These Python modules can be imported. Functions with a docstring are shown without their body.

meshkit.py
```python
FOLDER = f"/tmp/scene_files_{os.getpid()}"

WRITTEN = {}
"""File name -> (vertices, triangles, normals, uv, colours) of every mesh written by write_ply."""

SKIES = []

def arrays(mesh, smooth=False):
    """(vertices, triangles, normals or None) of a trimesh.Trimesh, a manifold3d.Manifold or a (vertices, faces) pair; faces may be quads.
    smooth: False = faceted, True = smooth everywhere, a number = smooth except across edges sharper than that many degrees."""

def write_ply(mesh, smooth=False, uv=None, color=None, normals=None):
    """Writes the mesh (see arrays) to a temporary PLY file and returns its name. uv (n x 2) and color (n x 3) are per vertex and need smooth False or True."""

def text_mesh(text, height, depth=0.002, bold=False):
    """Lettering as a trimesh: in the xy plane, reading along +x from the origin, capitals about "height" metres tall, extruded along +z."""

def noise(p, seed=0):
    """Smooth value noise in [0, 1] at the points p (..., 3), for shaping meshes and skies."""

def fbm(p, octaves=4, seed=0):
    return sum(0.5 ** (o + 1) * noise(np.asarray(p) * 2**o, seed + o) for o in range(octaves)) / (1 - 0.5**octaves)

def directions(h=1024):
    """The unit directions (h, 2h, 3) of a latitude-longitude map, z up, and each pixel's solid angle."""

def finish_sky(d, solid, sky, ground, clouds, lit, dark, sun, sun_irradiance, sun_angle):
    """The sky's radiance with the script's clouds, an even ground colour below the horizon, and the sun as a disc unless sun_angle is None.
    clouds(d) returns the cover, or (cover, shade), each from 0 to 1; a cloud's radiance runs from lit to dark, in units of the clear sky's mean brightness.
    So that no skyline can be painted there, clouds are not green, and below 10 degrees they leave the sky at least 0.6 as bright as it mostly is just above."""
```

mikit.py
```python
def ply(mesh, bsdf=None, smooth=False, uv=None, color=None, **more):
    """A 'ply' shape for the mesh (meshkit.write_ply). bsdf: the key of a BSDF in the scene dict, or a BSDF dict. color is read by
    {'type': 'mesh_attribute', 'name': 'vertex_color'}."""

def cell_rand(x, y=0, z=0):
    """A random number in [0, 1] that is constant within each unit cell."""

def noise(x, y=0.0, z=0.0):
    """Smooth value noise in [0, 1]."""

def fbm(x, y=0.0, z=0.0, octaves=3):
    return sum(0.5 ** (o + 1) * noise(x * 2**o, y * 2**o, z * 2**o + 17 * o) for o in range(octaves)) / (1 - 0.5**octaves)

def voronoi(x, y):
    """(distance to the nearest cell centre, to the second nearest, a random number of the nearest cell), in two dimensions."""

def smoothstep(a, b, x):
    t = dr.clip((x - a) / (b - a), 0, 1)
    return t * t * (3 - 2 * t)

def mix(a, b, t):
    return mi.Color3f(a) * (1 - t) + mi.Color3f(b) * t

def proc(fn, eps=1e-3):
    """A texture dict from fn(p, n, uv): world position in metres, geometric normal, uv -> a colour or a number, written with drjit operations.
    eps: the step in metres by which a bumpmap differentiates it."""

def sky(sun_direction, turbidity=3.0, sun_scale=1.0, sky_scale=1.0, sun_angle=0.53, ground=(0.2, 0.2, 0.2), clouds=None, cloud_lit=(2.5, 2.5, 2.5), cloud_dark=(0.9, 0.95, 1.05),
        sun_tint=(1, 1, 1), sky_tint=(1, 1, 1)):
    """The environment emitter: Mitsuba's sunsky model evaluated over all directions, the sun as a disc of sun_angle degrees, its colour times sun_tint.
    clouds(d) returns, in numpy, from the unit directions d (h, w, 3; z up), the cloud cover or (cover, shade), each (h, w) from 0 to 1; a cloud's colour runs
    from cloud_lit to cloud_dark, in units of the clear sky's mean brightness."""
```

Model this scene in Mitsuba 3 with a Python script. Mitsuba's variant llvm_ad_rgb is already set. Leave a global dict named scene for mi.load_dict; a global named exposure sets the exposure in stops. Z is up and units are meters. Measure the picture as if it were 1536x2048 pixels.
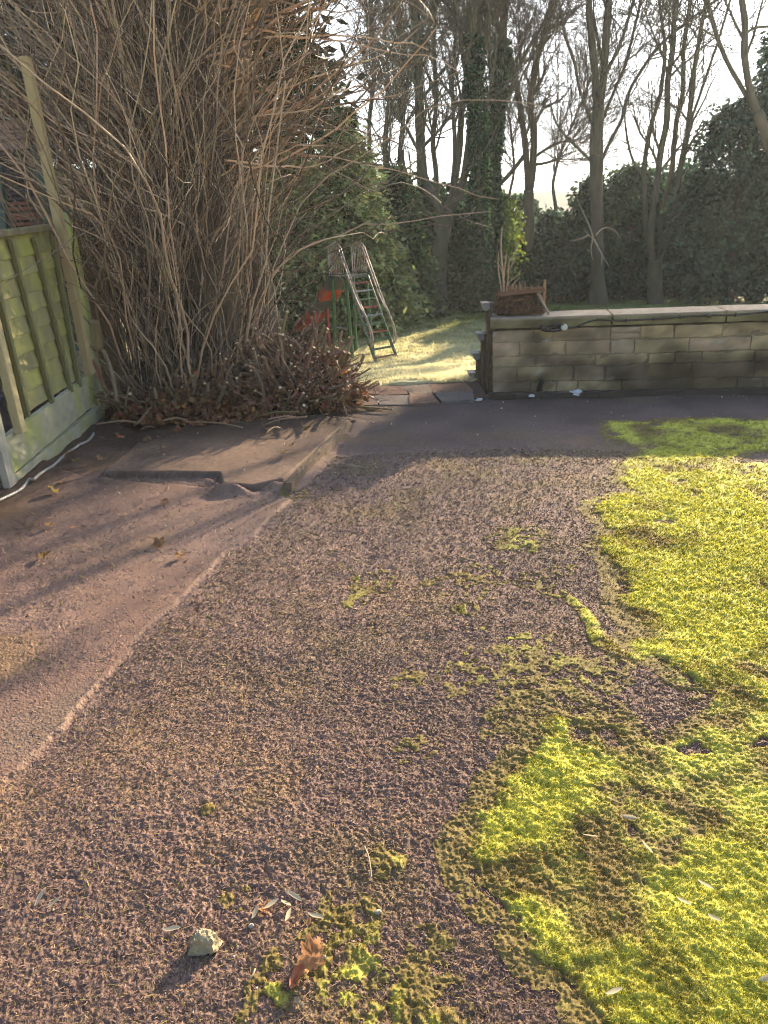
import math, random
import numpy as np, trimesh, drjit as dr, mitsuba as mi, mikit, meshkit
from mikit import proc, noise as tnoise, fbm as tfbm, smoothstep, mix
T = mi.ScalarTransform4f
RNG = np.random.default_rng(7)
random.seed(7)
scene, labels = {}, {}

# ---------------------------------------------------------------- camera, sky, exposure
CAM = np.array([0, 0, 1.55])
_p, _r = math.radians(21.0), math.radians(-3.0)
FWD = np.array([0, math.cos(_p), -math.sin(_p)])
_up = np.array([0, math.sin(_p), math.cos(_p)])
UP = -math.sin(_r) * np.array([1.0, 0, 0]) + math.cos(_r) * _up
scene['camera'] = {'type': 'perspective', 'fov': 2 * math.degrees(math.atan(1024 / 1520)), 'fov_axis': 'y',
                   'near_clip': 0.05, 'far_clip': 6000.0,
                   'to_world': T().look_at(origin=CAM.tolist(), target=(CAM + FWD).tolist(), up=UP.tolist())}
SUN = np.array([0.531, 0.787, 0.314])


def thin_cloud(d):
    """High thin cloud, denser towards the sun's side of the sky as forward-scattering veil does."""
    s = SUN / np.linalg.norm(SUN)
    a = np.degrees(np.arccos(np.clip((d * s).sum(-1), -1, 1)))
    n = meshkit.fbm(d * np.array([3.0, 3.0, 7.0]), 5)
    veil = 0.95 * np.exp(-(a / 36.0) ** 2)
    return np.clip(veil + 0.55 * np.clip(n - 0.5, 0, 1) * 1.6, 0, 1), np.clip(0.10 + a / 160.0, 0, 1)


scene['sky'] = mikit.sky(SUN.tolist(), turbidity=3.0, sun_scale=1.3, sky_scale=0.72, clouds=thin_cloud, cloud_lit=(8.0, 8.3, 8.8),
                         cloud_dark=(1.2, 1.25, 1.35), sun_tint=(0.92, 1.0, 1.18), sky_tint=(0.97, 1.0, 1.08), ground=(0.13, 0.12, 0.09))
exposure = 3.52

# ---------------------------------------------------------------- materials
VC = {'type': 'mesh_attribute', 'name': 'vertex_color'}


def two(b): return {'type': 'twosided', 'bsdf': b}


scene['m_vc'] = two({'type': 'principled', 'base_color': VC, 'roughness': 0.8, 'specular': 0.255})
scene['m_rod'] = two({'type': 'principled', 'base_color': VC, 'roughness': 0.42, 'specular': 0.6})
scene['m_leaf'] = {'type': 'principledthin', 'base_color': VC, 'roughness': 0.55, 'diff_trans': 0.7, 'spec_trans': 0.0}
scene['m_moss'] = {'type': 'principledthin', 'base_color': VC, 'roughness': 0.8, 'diff_trans': 0.9, 'spec_trans': 0.0}


def f_bark(p, n, uv):
    return tfbm(p.x * 45, p.y * 45, p.z * 7, 3)


scene['m_bark'] = two({'type': 'bumpmap', 'arbitrary': proc(f_bark, 4e-3), 'scale': 0.03,
                       'bsdf': {'type': 'principled', 'base_color': VC, 'roughness': 0.9, 'specular': 0.2}})


def f_grit(p, n, uv):
    return tfbm(p.x * 160, p.y * 160, p.z * 160, 3)


scene['m_grit'] = two({'type': 'bumpmap', 'arbitrary': proc(f_grit, 1.5e-3), 'scale': 0.006,
                       'bsdf': {'type': 'principled', 'base_color': VC, 'roughness': 0.8, 'specular': 0.25}})


def f_stone(p, n, uv):
    return tfbm(p.x * 38, p.y * 38, p.z * 52, 4)


scene['m_stone'] = two({'type': 'bumpmap', 'arbitrary': proc(f_stone, 2e-3), 'scale': 0.035,
                        'bsdf': {'type': 'principled', 'base_color': VC, 'roughness': 0.88, 'specular': 0.2}})


def f_wood(p, n, uv):
    return tfbm(p.x * 130, p.y * 6, p.z * 6, 3) + 0.4 * tfbm(p.x * 30, p.y * 60, p.z * 9, 2)


def f_woodv(p, n, uv):
    return tfbm(p.x * 120, p.y * 120, p.z * 6, 3)


scene['m_slat'] = two({'type': 'bumpmap', 'arbitrary': proc(lambda p, n, uv: tfbm(p.x * 60, p.y * 7, p.z * 170, 3), 1.5e-3), 'scale': 0.008,
                       'bsdf': {'type': 'principled', 'base_color': VC, 'roughness': 0.8, 'specular': 0.3}})
scene['m_post'] = two({'type': 'bumpmap', 'arbitrary': proc(f_woodv, 1.5e-3), 'scale': 0.008,
                       'bsdf': {'type': 'principled', 'base_color': VC, 'roughness': 0.8, 'specular': 0.3}})
scene['m_paint'] = two({'type': 'principled', 'base_color': VC, 'roughness': 0.38, 'specular': 0.5})
scene['m_rubber'] = two({'type': 'principled', 'base_color': {'type': 'rgb', 'value': [0.03, 0.03, 0.032]}, 'roughness': 0.45, 'specular': 0.5})


# ---------------------------------------------------------------- mesh helpers
_TAB = np.random.default_rng(99).random((256, 256)).astype(np.float32)


def n2(p, f, o=3, seed=0):
    """quick two-dimensional value noise in octaves, 0 to 1"""
    p = np.asarray(p)
    f = np.broadcast_to(np.asarray(f, float), (3,))[:2] if np.ndim(f) else np.array([f, f], float)
    out, tot = 0, 0
    for k in range(o):
        x = (p[:, 0] * f[0] * 2 ** k + 37.13 * seed + 11.7 * k).astype(np.float64)
        y = (p[:, 1] * f[1] * 2 ** k + 17.31 * seed + 5.3 * k).astype(np.float64)
        fx, fy = np.floor(x), np.floor(y)
        ix, iy = fx.astype(np.int32) & 255, fy.astype(np.int32) & 255
        tx, ty = (x - fx).astype(np.float32), (y - fy).astype(np.float32)
        tx, ty = tx * tx * (3 - 2 * tx), ty * ty * (3 - 2 * ty)
        jx, jy = (ix + 1) & 255, (iy + 1) & 255
        a, b = _TAB[ix, iy], _TAB[jx, iy]
        c, d = _TAB[ix, jy], _TAB[jx, jy]
        v = (a + (b - a) * tx) * (1 - ty) + (c + (d - c) * tx) * ty
        out = out + 0.5 ** (k + 1) * v
        tot += 0.5 ** (k + 1)
    return (out / tot).astype(np.float64)


def nz(p, f, o=3, seed=0):
    if np.shape(p)[-1] == 2 and np.ndim(p) == 2:
        return n2(p, f, o, seed)
    p = np.asarray(p, float)
    return meshkit.fbm(p * np.asarray(f, float), o, seed)


def nz_slow(p, f, o=3, seed=0):
    p = np.asarray(p, float)
    if p.shape[-1] == 2:
        p = np.concatenate([p, np.zeros(p.shape[:-1] + (1,))], -1)
    return meshkit.fbm(p * np.asarray(f, float), o, seed)


def batch_tubes(P, R, sides=4, cap=False):
    """P (N,K,3), R (N,K) -> one mesh of N tubes."""
    P, R = np.asarray(P, float), np.asarray(R, float)
    N, K, _ = P.shape
    D = np.gradient(P, axis=1)
    D /= np.linalg.norm(D, axis=2, keepdims=True) + 1e-9
    m = D.mean(1)
    ref = np.where(np.abs(m[:, 2:3]) > 0.8, np.array([[1.0, 0, 0]]), np.array([[0, 0, 1.0]]))[:, None, :]
    A = np.cross(D, np.broadcast_to(ref, D.shape))
    A /= np.linalg.norm(A, axis=2, keepdims=True) + 1e-9
    B = np.cross(D, A)
    t = np.arange(sides) / sides * 2 * np.pi
    V = P[:, :, None, :] + R[:, :, None, None] * (A[:, :, None, :] * np.cos(t)[:, None] + B[:, :, None, :] * np.sin(t)[:, None])
    V = V.reshape(-1, 3)
    i = np.arange(N)[:, None, None] * K * sides + np.arange(K - 1)[None, :, None] * sides + np.arange(sides)[None, None, :]
    j = np.arange(N)[:, None, None] * K * sides + np.arange(K - 1)[None, :, None] * sides + ((np.arange(sides) + 1) % sides)[None, None, :]
    F = np.concatenate([np.stack([i, j, j + sides], -1).reshape(-1, 3), np.stack([i, j + sides, i + sides], -1).reshape(-1, 3)])
    if cap:
        c0 = len(V) + np.arange(2 * N)
        V = np.vstack([V, P[:, 0], P[:, -1]])
        k = np.arange(sides)
        b = np.arange(N)[:, None] * K * sides
        F0 = np.stack([b + (k + 1) % sides, b + k, np.broadcast_to(c0[:N, None], (N, sides))], -1).reshape(-1, 3)
        e = b + (K - 1) * sides
        F1 = np.stack([e + k, e + (k + 1) % sides, np.broadcast_to(c0[N:, None], (N, sides))], -1).reshape(-1, 3)
        F = np.vstack([F, F0, F1])
    return V, F


def spline(pts, n):
    pts = np.asarray(pts, float)
    if len(pts) == 2:
        return pts[0] + (pts[1] - pts[0]) * np.linspace(0, 1, n)[:, None]
    from scipy.interpolate import PchipInterpolator
    d = np.r_[0, np.cumsum(np.linalg.norm(np.diff(pts, axis=0), axis=1))]
    return PchipInterpolator(d, pts)(np.linspace(0, d[-1], n))


class MB:
    def __init__(s):
        s.v, s.f, s.c, s.n = [], [], [], 0

    def add(s, v, f, col):
        v = np.asarray(v, float)
        col = np.asarray(col, float)
        s.v.append(v)
        s.f.append(np.asarray(f, int) + s.n)
        s.c.append(np.broadcast_to(col, (len(v), 3)))
        s.n += len(v)
        return s

    def tube(s, pts, r, col, sides=8, n=None, cap=True):
        P = spline(pts, n or max(2, 4 * len(pts)))
        if np.ndim(r):
            r = np.interp(np.linspace(0, 1, len(P)), np.linspace(0, 1, len(r)), r)
        R = np.broadcast_to(r, (len(P),))
        v, f = batch_tubes(P[None], R[None], sides, cap)
        return s.add(v, f, col)

    def mesh(s, m, col):
        return s.add(m.vertices, m.faces, col)

    def bar(s, a, b, w, h, col, up=(0, 0, 1), bev=0.004):
        """a bevelled bar from a to b, w across, h along 'up'"""
        a, b = np.asarray(a, float), np.asarray(b, float)
        d = b - a
        L = np.linalg.norm(d)
        x = d / L
        y = np.cross(up, x)
        y /= np.linalg.norm(y)
        z = np.cross(x, y)
        v, f = bevel_box(L, w, h, bev)
        return s.add(v @ np.stack([x, y, z]) + (a + b) / 2, f, col)

    def build(s, key, bsdf, smooth=False):
        v, f, c = np.vstack(s.v), np.vstack(s.f), np.vstack(s.c)
        smooth = bool(smooth)
        if smooth is False:
            v, c, f = v[f].reshape(-1, 3), c[f].reshape(-1, 3), np.arange(len(f) * 3).reshape(-1, 3)
        scene[key] = mikit.ply((v, f), bsdf, smooth=smooth, color=np.clip(c, 0, 1))
        return key


def bevel_box(L, w, h, b=0.004):
    b = min(b, 0.4 * min(L, w, h))
    pts = []
    for k in range(3):
        e = np.array([L, w, h]) / 2 - b
        e[k] += b
        pts += [[sx * e[0], sy * e[1], sz * e[2]] for sx in (-1, 1) for sy in (-1, 1) for sz in (-1, 1)]
    m = trimesh.convex.convex_hull(np.array(pts))
    return m.vertices.copy(), m.faces.copy()


_count = {}


def key(name, parent=None):
    k = f'{parent}__{name}' if parent else name
    n = _count.get(k, 0)
    _count[k] = n + 1
    return k if n == 0 else f'{k}_{n:03d}'


def tag(k, label, cat=None, group=None, kind=None):
    labels[k] = {'label': label}
    if cat: labels[k]['category'] = cat
    if group: labels[k]['group'] = group
    if kind: labels[k]['kind'] = kind
    return k


def jit(col, n, amt=0.12, seed=None):
    """n colours around col: tone and a little hue"""
    g = RNG if seed is None else np.random.default_rng(seed)
    return np.asarray(col) * (1 + amt * g.standard_normal((n, 1))) * (1 + 0.35 * amt * g.standard_normal((n, 3)))


def inside(poly, P):
    return polydist_exact(poly, np.asarray(P, float)) > 0


_GRID = {}


def polydist(poly, P):
    """signed distance to the polygon, read from a 12 mm grid over the yard"""
    from scipy.ndimage import map_coordinates
    k = id(poly)
    if k not in _GRID:
        gx, gy = np.arange(-2.6, 4.4, 0.012), np.arange(0.4, 7.0, 0.012)
        X, Y = np.meshgrid(gx, gy, indexing='ij')
        _GRID[k] = polydist_exact(poly, np.stack([X.ravel(), Y.ravel()], 1)).reshape(X.shape)
    return map_coordinates(_GRID[k], [(P[:, 0] + 2.6) / 0.012, (P[:, 1] - 0.4) / 0.012], order=1, mode='nearest')


def polydist_exact(poly, P):
    """signed distance (positive inside) of points P (n,2) to the polygon"""
    poly = np.asarray(poly, float)
    d = np.full(len(P), 1e9)
    ins = np.zeros(len(P), bool)
    for a, b in zip(poly, np.roll(poly, -1, 0)):
        ab = b - a
        t = np.clip(((P - a) @ ab) / (ab @ ab + 1e-12), 0, 1)
        d = np.minimum(d, np.linalg.norm(P - a - t[:, None] * ab, axis=1))
        cond = ((a[1] > P[:, 1]) != (b[1] > P[:, 1]))
        xx = a[0] + (P[:, 1] - a[1]) * ab[0] / (ab[1] if abs(ab[1]) > 1e-12 else 1e-12)
        ins ^= cond & (P[:, 0] < xx)
    return np.where(ins, d, -d)


# ---------------------------------------------------------------- terrain (lawn), hills
def lawn_z(x, y):
    t = np.clip((y - 7.5) / 5.5, 0, 1)
    z = -0.75 * (t * t * (3 - 2 * t) * 0.5 + t * 0.5)
    z = np.where(y < 7.5, -0.14, z)
    far = np.clip((y - 24) / 40, 0, None)
    z = z - 3.2 * far ** 1.3 / (1 + 0.15 * far)          # the wood falls away into the valley
    return np.maximum(z, -9.5)


def radial(rs, th):
    r, t = np.meshgrid(rs, th, indexing='ij')
    x, y = r * np.sin(t), r * np.cos(t)
    nr, nt = len(rs), len(th)
    i = (np.arange(nr - 1)[:, None] * nt + np.arange(nt - 1)[None]).ravel()
    F = np.vstack([np.stack([i, i + 1, i + nt + 1], 1), np.stack([i, i + nt + 1, i + nt], 1)])[:, ::-1]
    return np.stack([x.ravel(), y.ravel()], 1), F


def build_lawn():
    th = np.radians(np.r_[np.linspace(-180, -32, 60), np.linspace(-30, 32, 280), np.linspace(34, 180, 60)])
    rs = np.r_[np.linspace(0.2, 6.5, 12), np.geomspace(6.8, 26, 190), np.geomspace(27, 330, 40)]
    P, F = radial(rs, th)
    z = lawn_z(P[:, 0], P[:, 1])
    near = (P[:, 1] > 7.4) & (P[:, 1] < 27)
    lump = np.zeros(len(P))
    q = P[near]
    lump[near] = 0.05 * (nz(q, 1 / 0.16, 3, 3) - 0.5) + 0.09 * (nz(q, 1 / 0.9, 2, 5) - 0.5)
    z = z + lump
    n1, n2 = nz(P, 1 / 0.5, 3, 8), nz(P, 1 / 0.09, 2, 9)
    frost_sun = np.clip(1.25 - (P[:, 1] - 12.0) / 6.0, 0, 1)[:, None]  # frost tint that also paints sunlight onto the near lawn
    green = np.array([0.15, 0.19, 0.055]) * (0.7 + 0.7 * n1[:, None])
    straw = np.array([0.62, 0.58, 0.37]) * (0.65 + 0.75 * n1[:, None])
    col = green * (1 - frost_sun * 0.75) + straw * frost_sun * 0.75
    col *= (0.6 + 0.8 * n2[:, None])
    bare = np.clip((n1 - 0.62) * 6, 0, 1)[:, None] * 0.5
    col = col * (1 - bare) + bare * np.array([0.16, 0.11, 0.06])
    wood = np.clip((P[:, 1] - 20.5 - 1.5 * (n1 - 0.5)) / 1.0, 0, 1)[:, None]
    col = col * (1 - wood) + wood * np.array([0.055, 0.045, 0.026]) * (0.6 + 0.8 * n1[:, None])
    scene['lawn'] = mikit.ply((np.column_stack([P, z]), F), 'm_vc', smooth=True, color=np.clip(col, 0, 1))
    tag('lawn', 'frosty pale lawn sloping down to the wood', kind='structure')
    # grass blades
    n = 120000
    g = np.random.default_rng(11)
    r = np.exp(g.uniform(math.log(7.45), math.log(20.5), n))
    t = np.radians(g.uniform(-12, 17, n))
    x, y = r * np.sin(t), r * np.cos(t)
    ok = (y > 7.52 + 0.12 * np.sin(x * 5)) & ~((x > 0.95) & (y < 8.2))
    x, y = x[ok], y[ok]
    n = len(x)
    P = np.stack([x, y], 1)
    cl = nz(P, 1 / 0.35, 3, 21)
    h = (0.018 + 0.045 * cl ** 2 + 0.02 * g.random(n)) * np.where(g.random(n) < 0.02, 2.2, 1)
    z = lawn_z(x, y) + 0.05 * (nz(P, 1 / 0.16, 3, 3) - 0.5) + 0.09 * (nz(P, 1 / 0.9, 2, 5) - 0.5)
    a = g.uniform(0, 2 * np.pi, n)
    w = 0.0022 * np.sqrt(x * x + y * y) / 2.4
    lean = g.normal(0, 0.6, (n, 2)) * h[:, None]
    base = np.column_stack([x, y, z - 0.004])
    side = np.column_stack([np.cos(a), np.sin(a), 0 * a]) * w[:, None]
    tip = base + np.column_stack([lean, h])
    V = np.stack([base - side, base + side, tip], 1).reshape(-1, 3)
    fr = np.clip(1.3 - (y - 12.0) / 6.0 - 0.9 * (cl - 0.5), 0, 1)[:, None]  # near blades coloured paler for frost and for sunlight
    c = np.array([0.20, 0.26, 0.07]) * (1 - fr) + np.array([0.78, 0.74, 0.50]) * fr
    c = c * (0.75 + 0.5 * g.random((n, 1)))
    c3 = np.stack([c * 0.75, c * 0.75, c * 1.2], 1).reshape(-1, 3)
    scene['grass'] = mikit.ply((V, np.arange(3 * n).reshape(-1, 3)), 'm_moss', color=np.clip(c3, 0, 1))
    tag('grass', 'short frosted grass blades covering the lawn', 'grass', kind='stuff')


build_lawn()


def build_hills():
    th = np.radians(np.linspace(-70, 80, 260))
    rs = np.linspace(110, 330, 50)
    P, F = radial(rs, th)
    r = np.linalg.norm(P, axis=1)
    t = (r - 110) / 220
    z = -9 + 15.5 * np.clip(t * 1.7, 0, 1) ** 1.3 * (0.72 + 0.5 * nz(P, 1 / 90.0, 3, 31)) + 1.4 * (nz(P, 1 / 7.0, 3, 33) - 0.5)
    z = np.minimum(z, 9.0)
    c = np.array([0.09, 0.10, 0.06]) * (0.5 + nz(P, 1 / 9.0, 4, 32)[:, None])
    scene['hills'] = mikit.ply((np.column_stack([P, z]), F), 'm_vc', smooth=True, color=c)
    tag('hills', 'hazy wooded hillside far beyond the trees', kind='structure')


build_hills()

# ---------------------------------------------------------------- patio with dead moss, the bare path and the moss mat
PATH = [(-7.057,7.289),(-3.272,5.898),(-1.955,4.952),(-1.034,4.580),(-0.637,4.442),(-0.550,4.338),(-0.648,4.022),(-0.710,3.760),(-0.825,3.578),(-0.855,3.402),(-0.888,3.267),(-0.919,3.105),(-0.943,2.998),(-0.971,2.933),(-1.008,2.828),(-1.038,2.749),(-1.039,2.615),(-1.065,2.527),(-1.080,2.437),(-1.091,2.333),(-1.108,2.231),(-1.121,2.162),(-1.141,2.072),(-1.165,2.000),(-1.172,1.941),(-1.208,1.877),(-1.264,1.747),(-1.650,1.173)]
SLAB = [(-0.605,4.589),(-0.472,5.129),(-0.220,6.089),(-0.501,6.318),(-1.309,6.317),(-1.882,6.076),(-1.929,4.926),(-1.088,4.788),(-1.028,4.550),(-0.811,4.469)]
MOSS = [(3.546,5.541),(2.917,5.522),(2.387,5.666),(1.763,5.704),(1.646,5.431),(1.629,5.163),(1.859,5.031),(1.550,4.702),(1.408,4.359),(1.442,4.144),(1.182,4.015),(1.120,3.890),(1.122,3.600),(1.017,3.433),(1.027,3.198),(0.993,2.955),(0.931,2.849),(0.957,2.642),(0.877,2.462),(0.976,2.323),(1.021,2.144),(0.805,1.938),(0.768,2.056),(0.657,2.140),(0.423,2.059),(0.404,1.942),(0.273,1.797),(0.192,1.643),(0.135,1.558),(0.154,1.419),(0.234,1.304),(0.273,1.209),(0.326,1.136),(0.382,1.053),(0.437,0.919),(1.326,0.876),(5.418,5.133)]
STRIP = [(0.729,2.947),(0.807,2.928),(0.836,2.759),(0.825,2.578),(0.877,2.462),(0.997,2.331),(0.827,2.363),(0.767,2.509),(0.788,2.734)]
BARE = [(0.766,2.138),(0.939,2.220),(1.022,2.159),(0.957,2.026),(0.815,1.932),(0.766,2.048)]
THIN = [(0.451,2.504),(0.864,2.421),(0.917,2.306),(0.779,2.152),(0.656,2.134),(0.425,2.066),(0.266,1.982),(0.346,2.249)]
BARE2 = [(2.434,4.780),(2.823,4.766),(2.686,4.513),(2.249,4.590)]
BARE3 = [(1.452,3.934),(1.648,3.866),(1.690,3.638),(1.529,3.626)]
TUFTS = [((0.331,2.844,0.000), .05, 1.0), ((-0.029,1.507,0.000), .04, 1.0), ((-0.144,1.344,0.000), .075, .8), ((-0.130,1.276,0.000), .08, .9), ((-0.183,1.292,0.000), .05, .8), ((-0.307,1.171,0.000), .045, 1.0),
         ((-0.304,1.242,0.000), .03, .8), ((-0.081,3.109,0.000), .11, .4), ((0.353,3.119,0.000), .16, .5), ((-0.125,2.977,0.000), .10, .3), ((0.062,2.344,0.000), .06, .5), ((0.253,2.352,0.000), .09, .55),
         ((0.683,3.541,0.000), .14, .5), ((0.638,3.060,0.000), .10, .4), ((-0.549,1.741,-0.000), .018, .9), ((-0.011,1.099,0.000), .10, .9), ((-0.150,1.173,0.000), .045, .8), ((-0.419,1.426,0.000), .03, .6),
         ((0.799,3.171,0.000), .07, .6), ((0.720,2.929,0.000), .07, .6), ((-0.529,4.453,0.000), .09, .5), ((0.540,2.425,0.000), .10, .5), ((0.053,1.265,0.000), .05, .4), ((0.068,1.179,0.000), .05, .5), ((0.042,1.951,0.000), .07, .35), ((0.508,2.498,0.000), .12, .45)]


def moss_field(P):
    warp = 0.10 * (nz(P, 1 / 0.22, 3, 41) - 0.5) + 0.05 * (nz(P, 1 / 0.05, 2, 42) - 0.5)
    r = np.linalg.norm(P, axis=1)
    d = polydist(MOSS, P)
    d = np.where(d > -0.6, d, -0.6)
    fr = nz(P, 1 / 0.028, 3, 48)
    e = np.clip(d / 0.055 + warp * 12 - 1.4 * (fr - 0.40) * np.clip(1.2 - d / 0.20, 0, 1), -1, 1.6)
    patch = nz(P, 1 / 0.30, 4, 43)
    low = nz(P, 1 / 1.0, 2, 44)
    halo = 0.20 * np.clip(1 + d / 0.06, 0, 1) * np.clip(4 * (fr * 0.5 + 0.5 * patch - 0.42), -0.3, 1) * (d < 0.02)
    halo = np.maximum(halo, 0.22 * np.clip(polydist(THIN, P) / 0.1 + 6 * warp, -1, 1) * np.clip(4 * (fr - 0.35), 0, 1))
    hole = nz(P, 1 / 0.10, 3, 46)
    m = np.clip(e, -1, 1) * np.clip(np.maximum(0.62 + 2.4 * (patch - 0.45) + 0.7 * (low - 0.4), 0.30 + 0.25 * hole) - np.clip((hole - 0.68) * 6, 0, 0.6), -0.15, 1)
    m = np.where(e <= 0, np.minimum(e, 0), m)
    m = np.maximum(m, halo)
    m = np.maximum(m, np.clip(polydist(STRIP, P) / 0.03 + 12 * warp, -1, 1) * 0.8 * np.clip(3.0 * (fr - 0.22), 0.1, 1))
    for b in (BARE, BARE2):
        m = np.minimum(m, 0.15 - np.clip(polydist(b, P) / 0.05 + 12 * warp, 0, 1) * 1.2 + (polydist(b, P) < -0.04) * 5)
    tn, tf = nz(P, 1 / 0.06, 3, 47), nz(P, 1 / 0.028, 2, 45)
    for (x, y, _), s, a in TUFTS:
        q = np.hypot(P[:, 0] - x, P[:, 1] - y) / s
        m = np.maximum(m, 0.48 * a * np.clip(1.25 - q * (0.45 + 1.1 * tn) + 5.0 * warp, -1, 1) * np.clip(3.5 * (tf - 0.62 + 0.28 * a), 0, 1))
    return m


def ground_h(P, r):
    """height of the patio surface in metres"""
    fade = np.clip(1.25 - r / 6.5, 0.15, 1)
    a = nz(P, 1 / 0.0075, 2, 51)
    b = nz(P, 1 / 0.022, 2, 52)
    c = nz(P, 1 / 0.11, 3, 53)
    d = nz(P, 1 / 0.9, 2, 54)
    rough = 0.55 + 0.9 * nz(P, 1 / 0.5, 2, 55)
    lump = 0.0086 * (a - 0.45) * fade + 0.0034 * (b - 0.5) + 0.011 * (c - 0.5)
    return lump * rough + 0.03 * (d - 0.5), a, b, c


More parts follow.
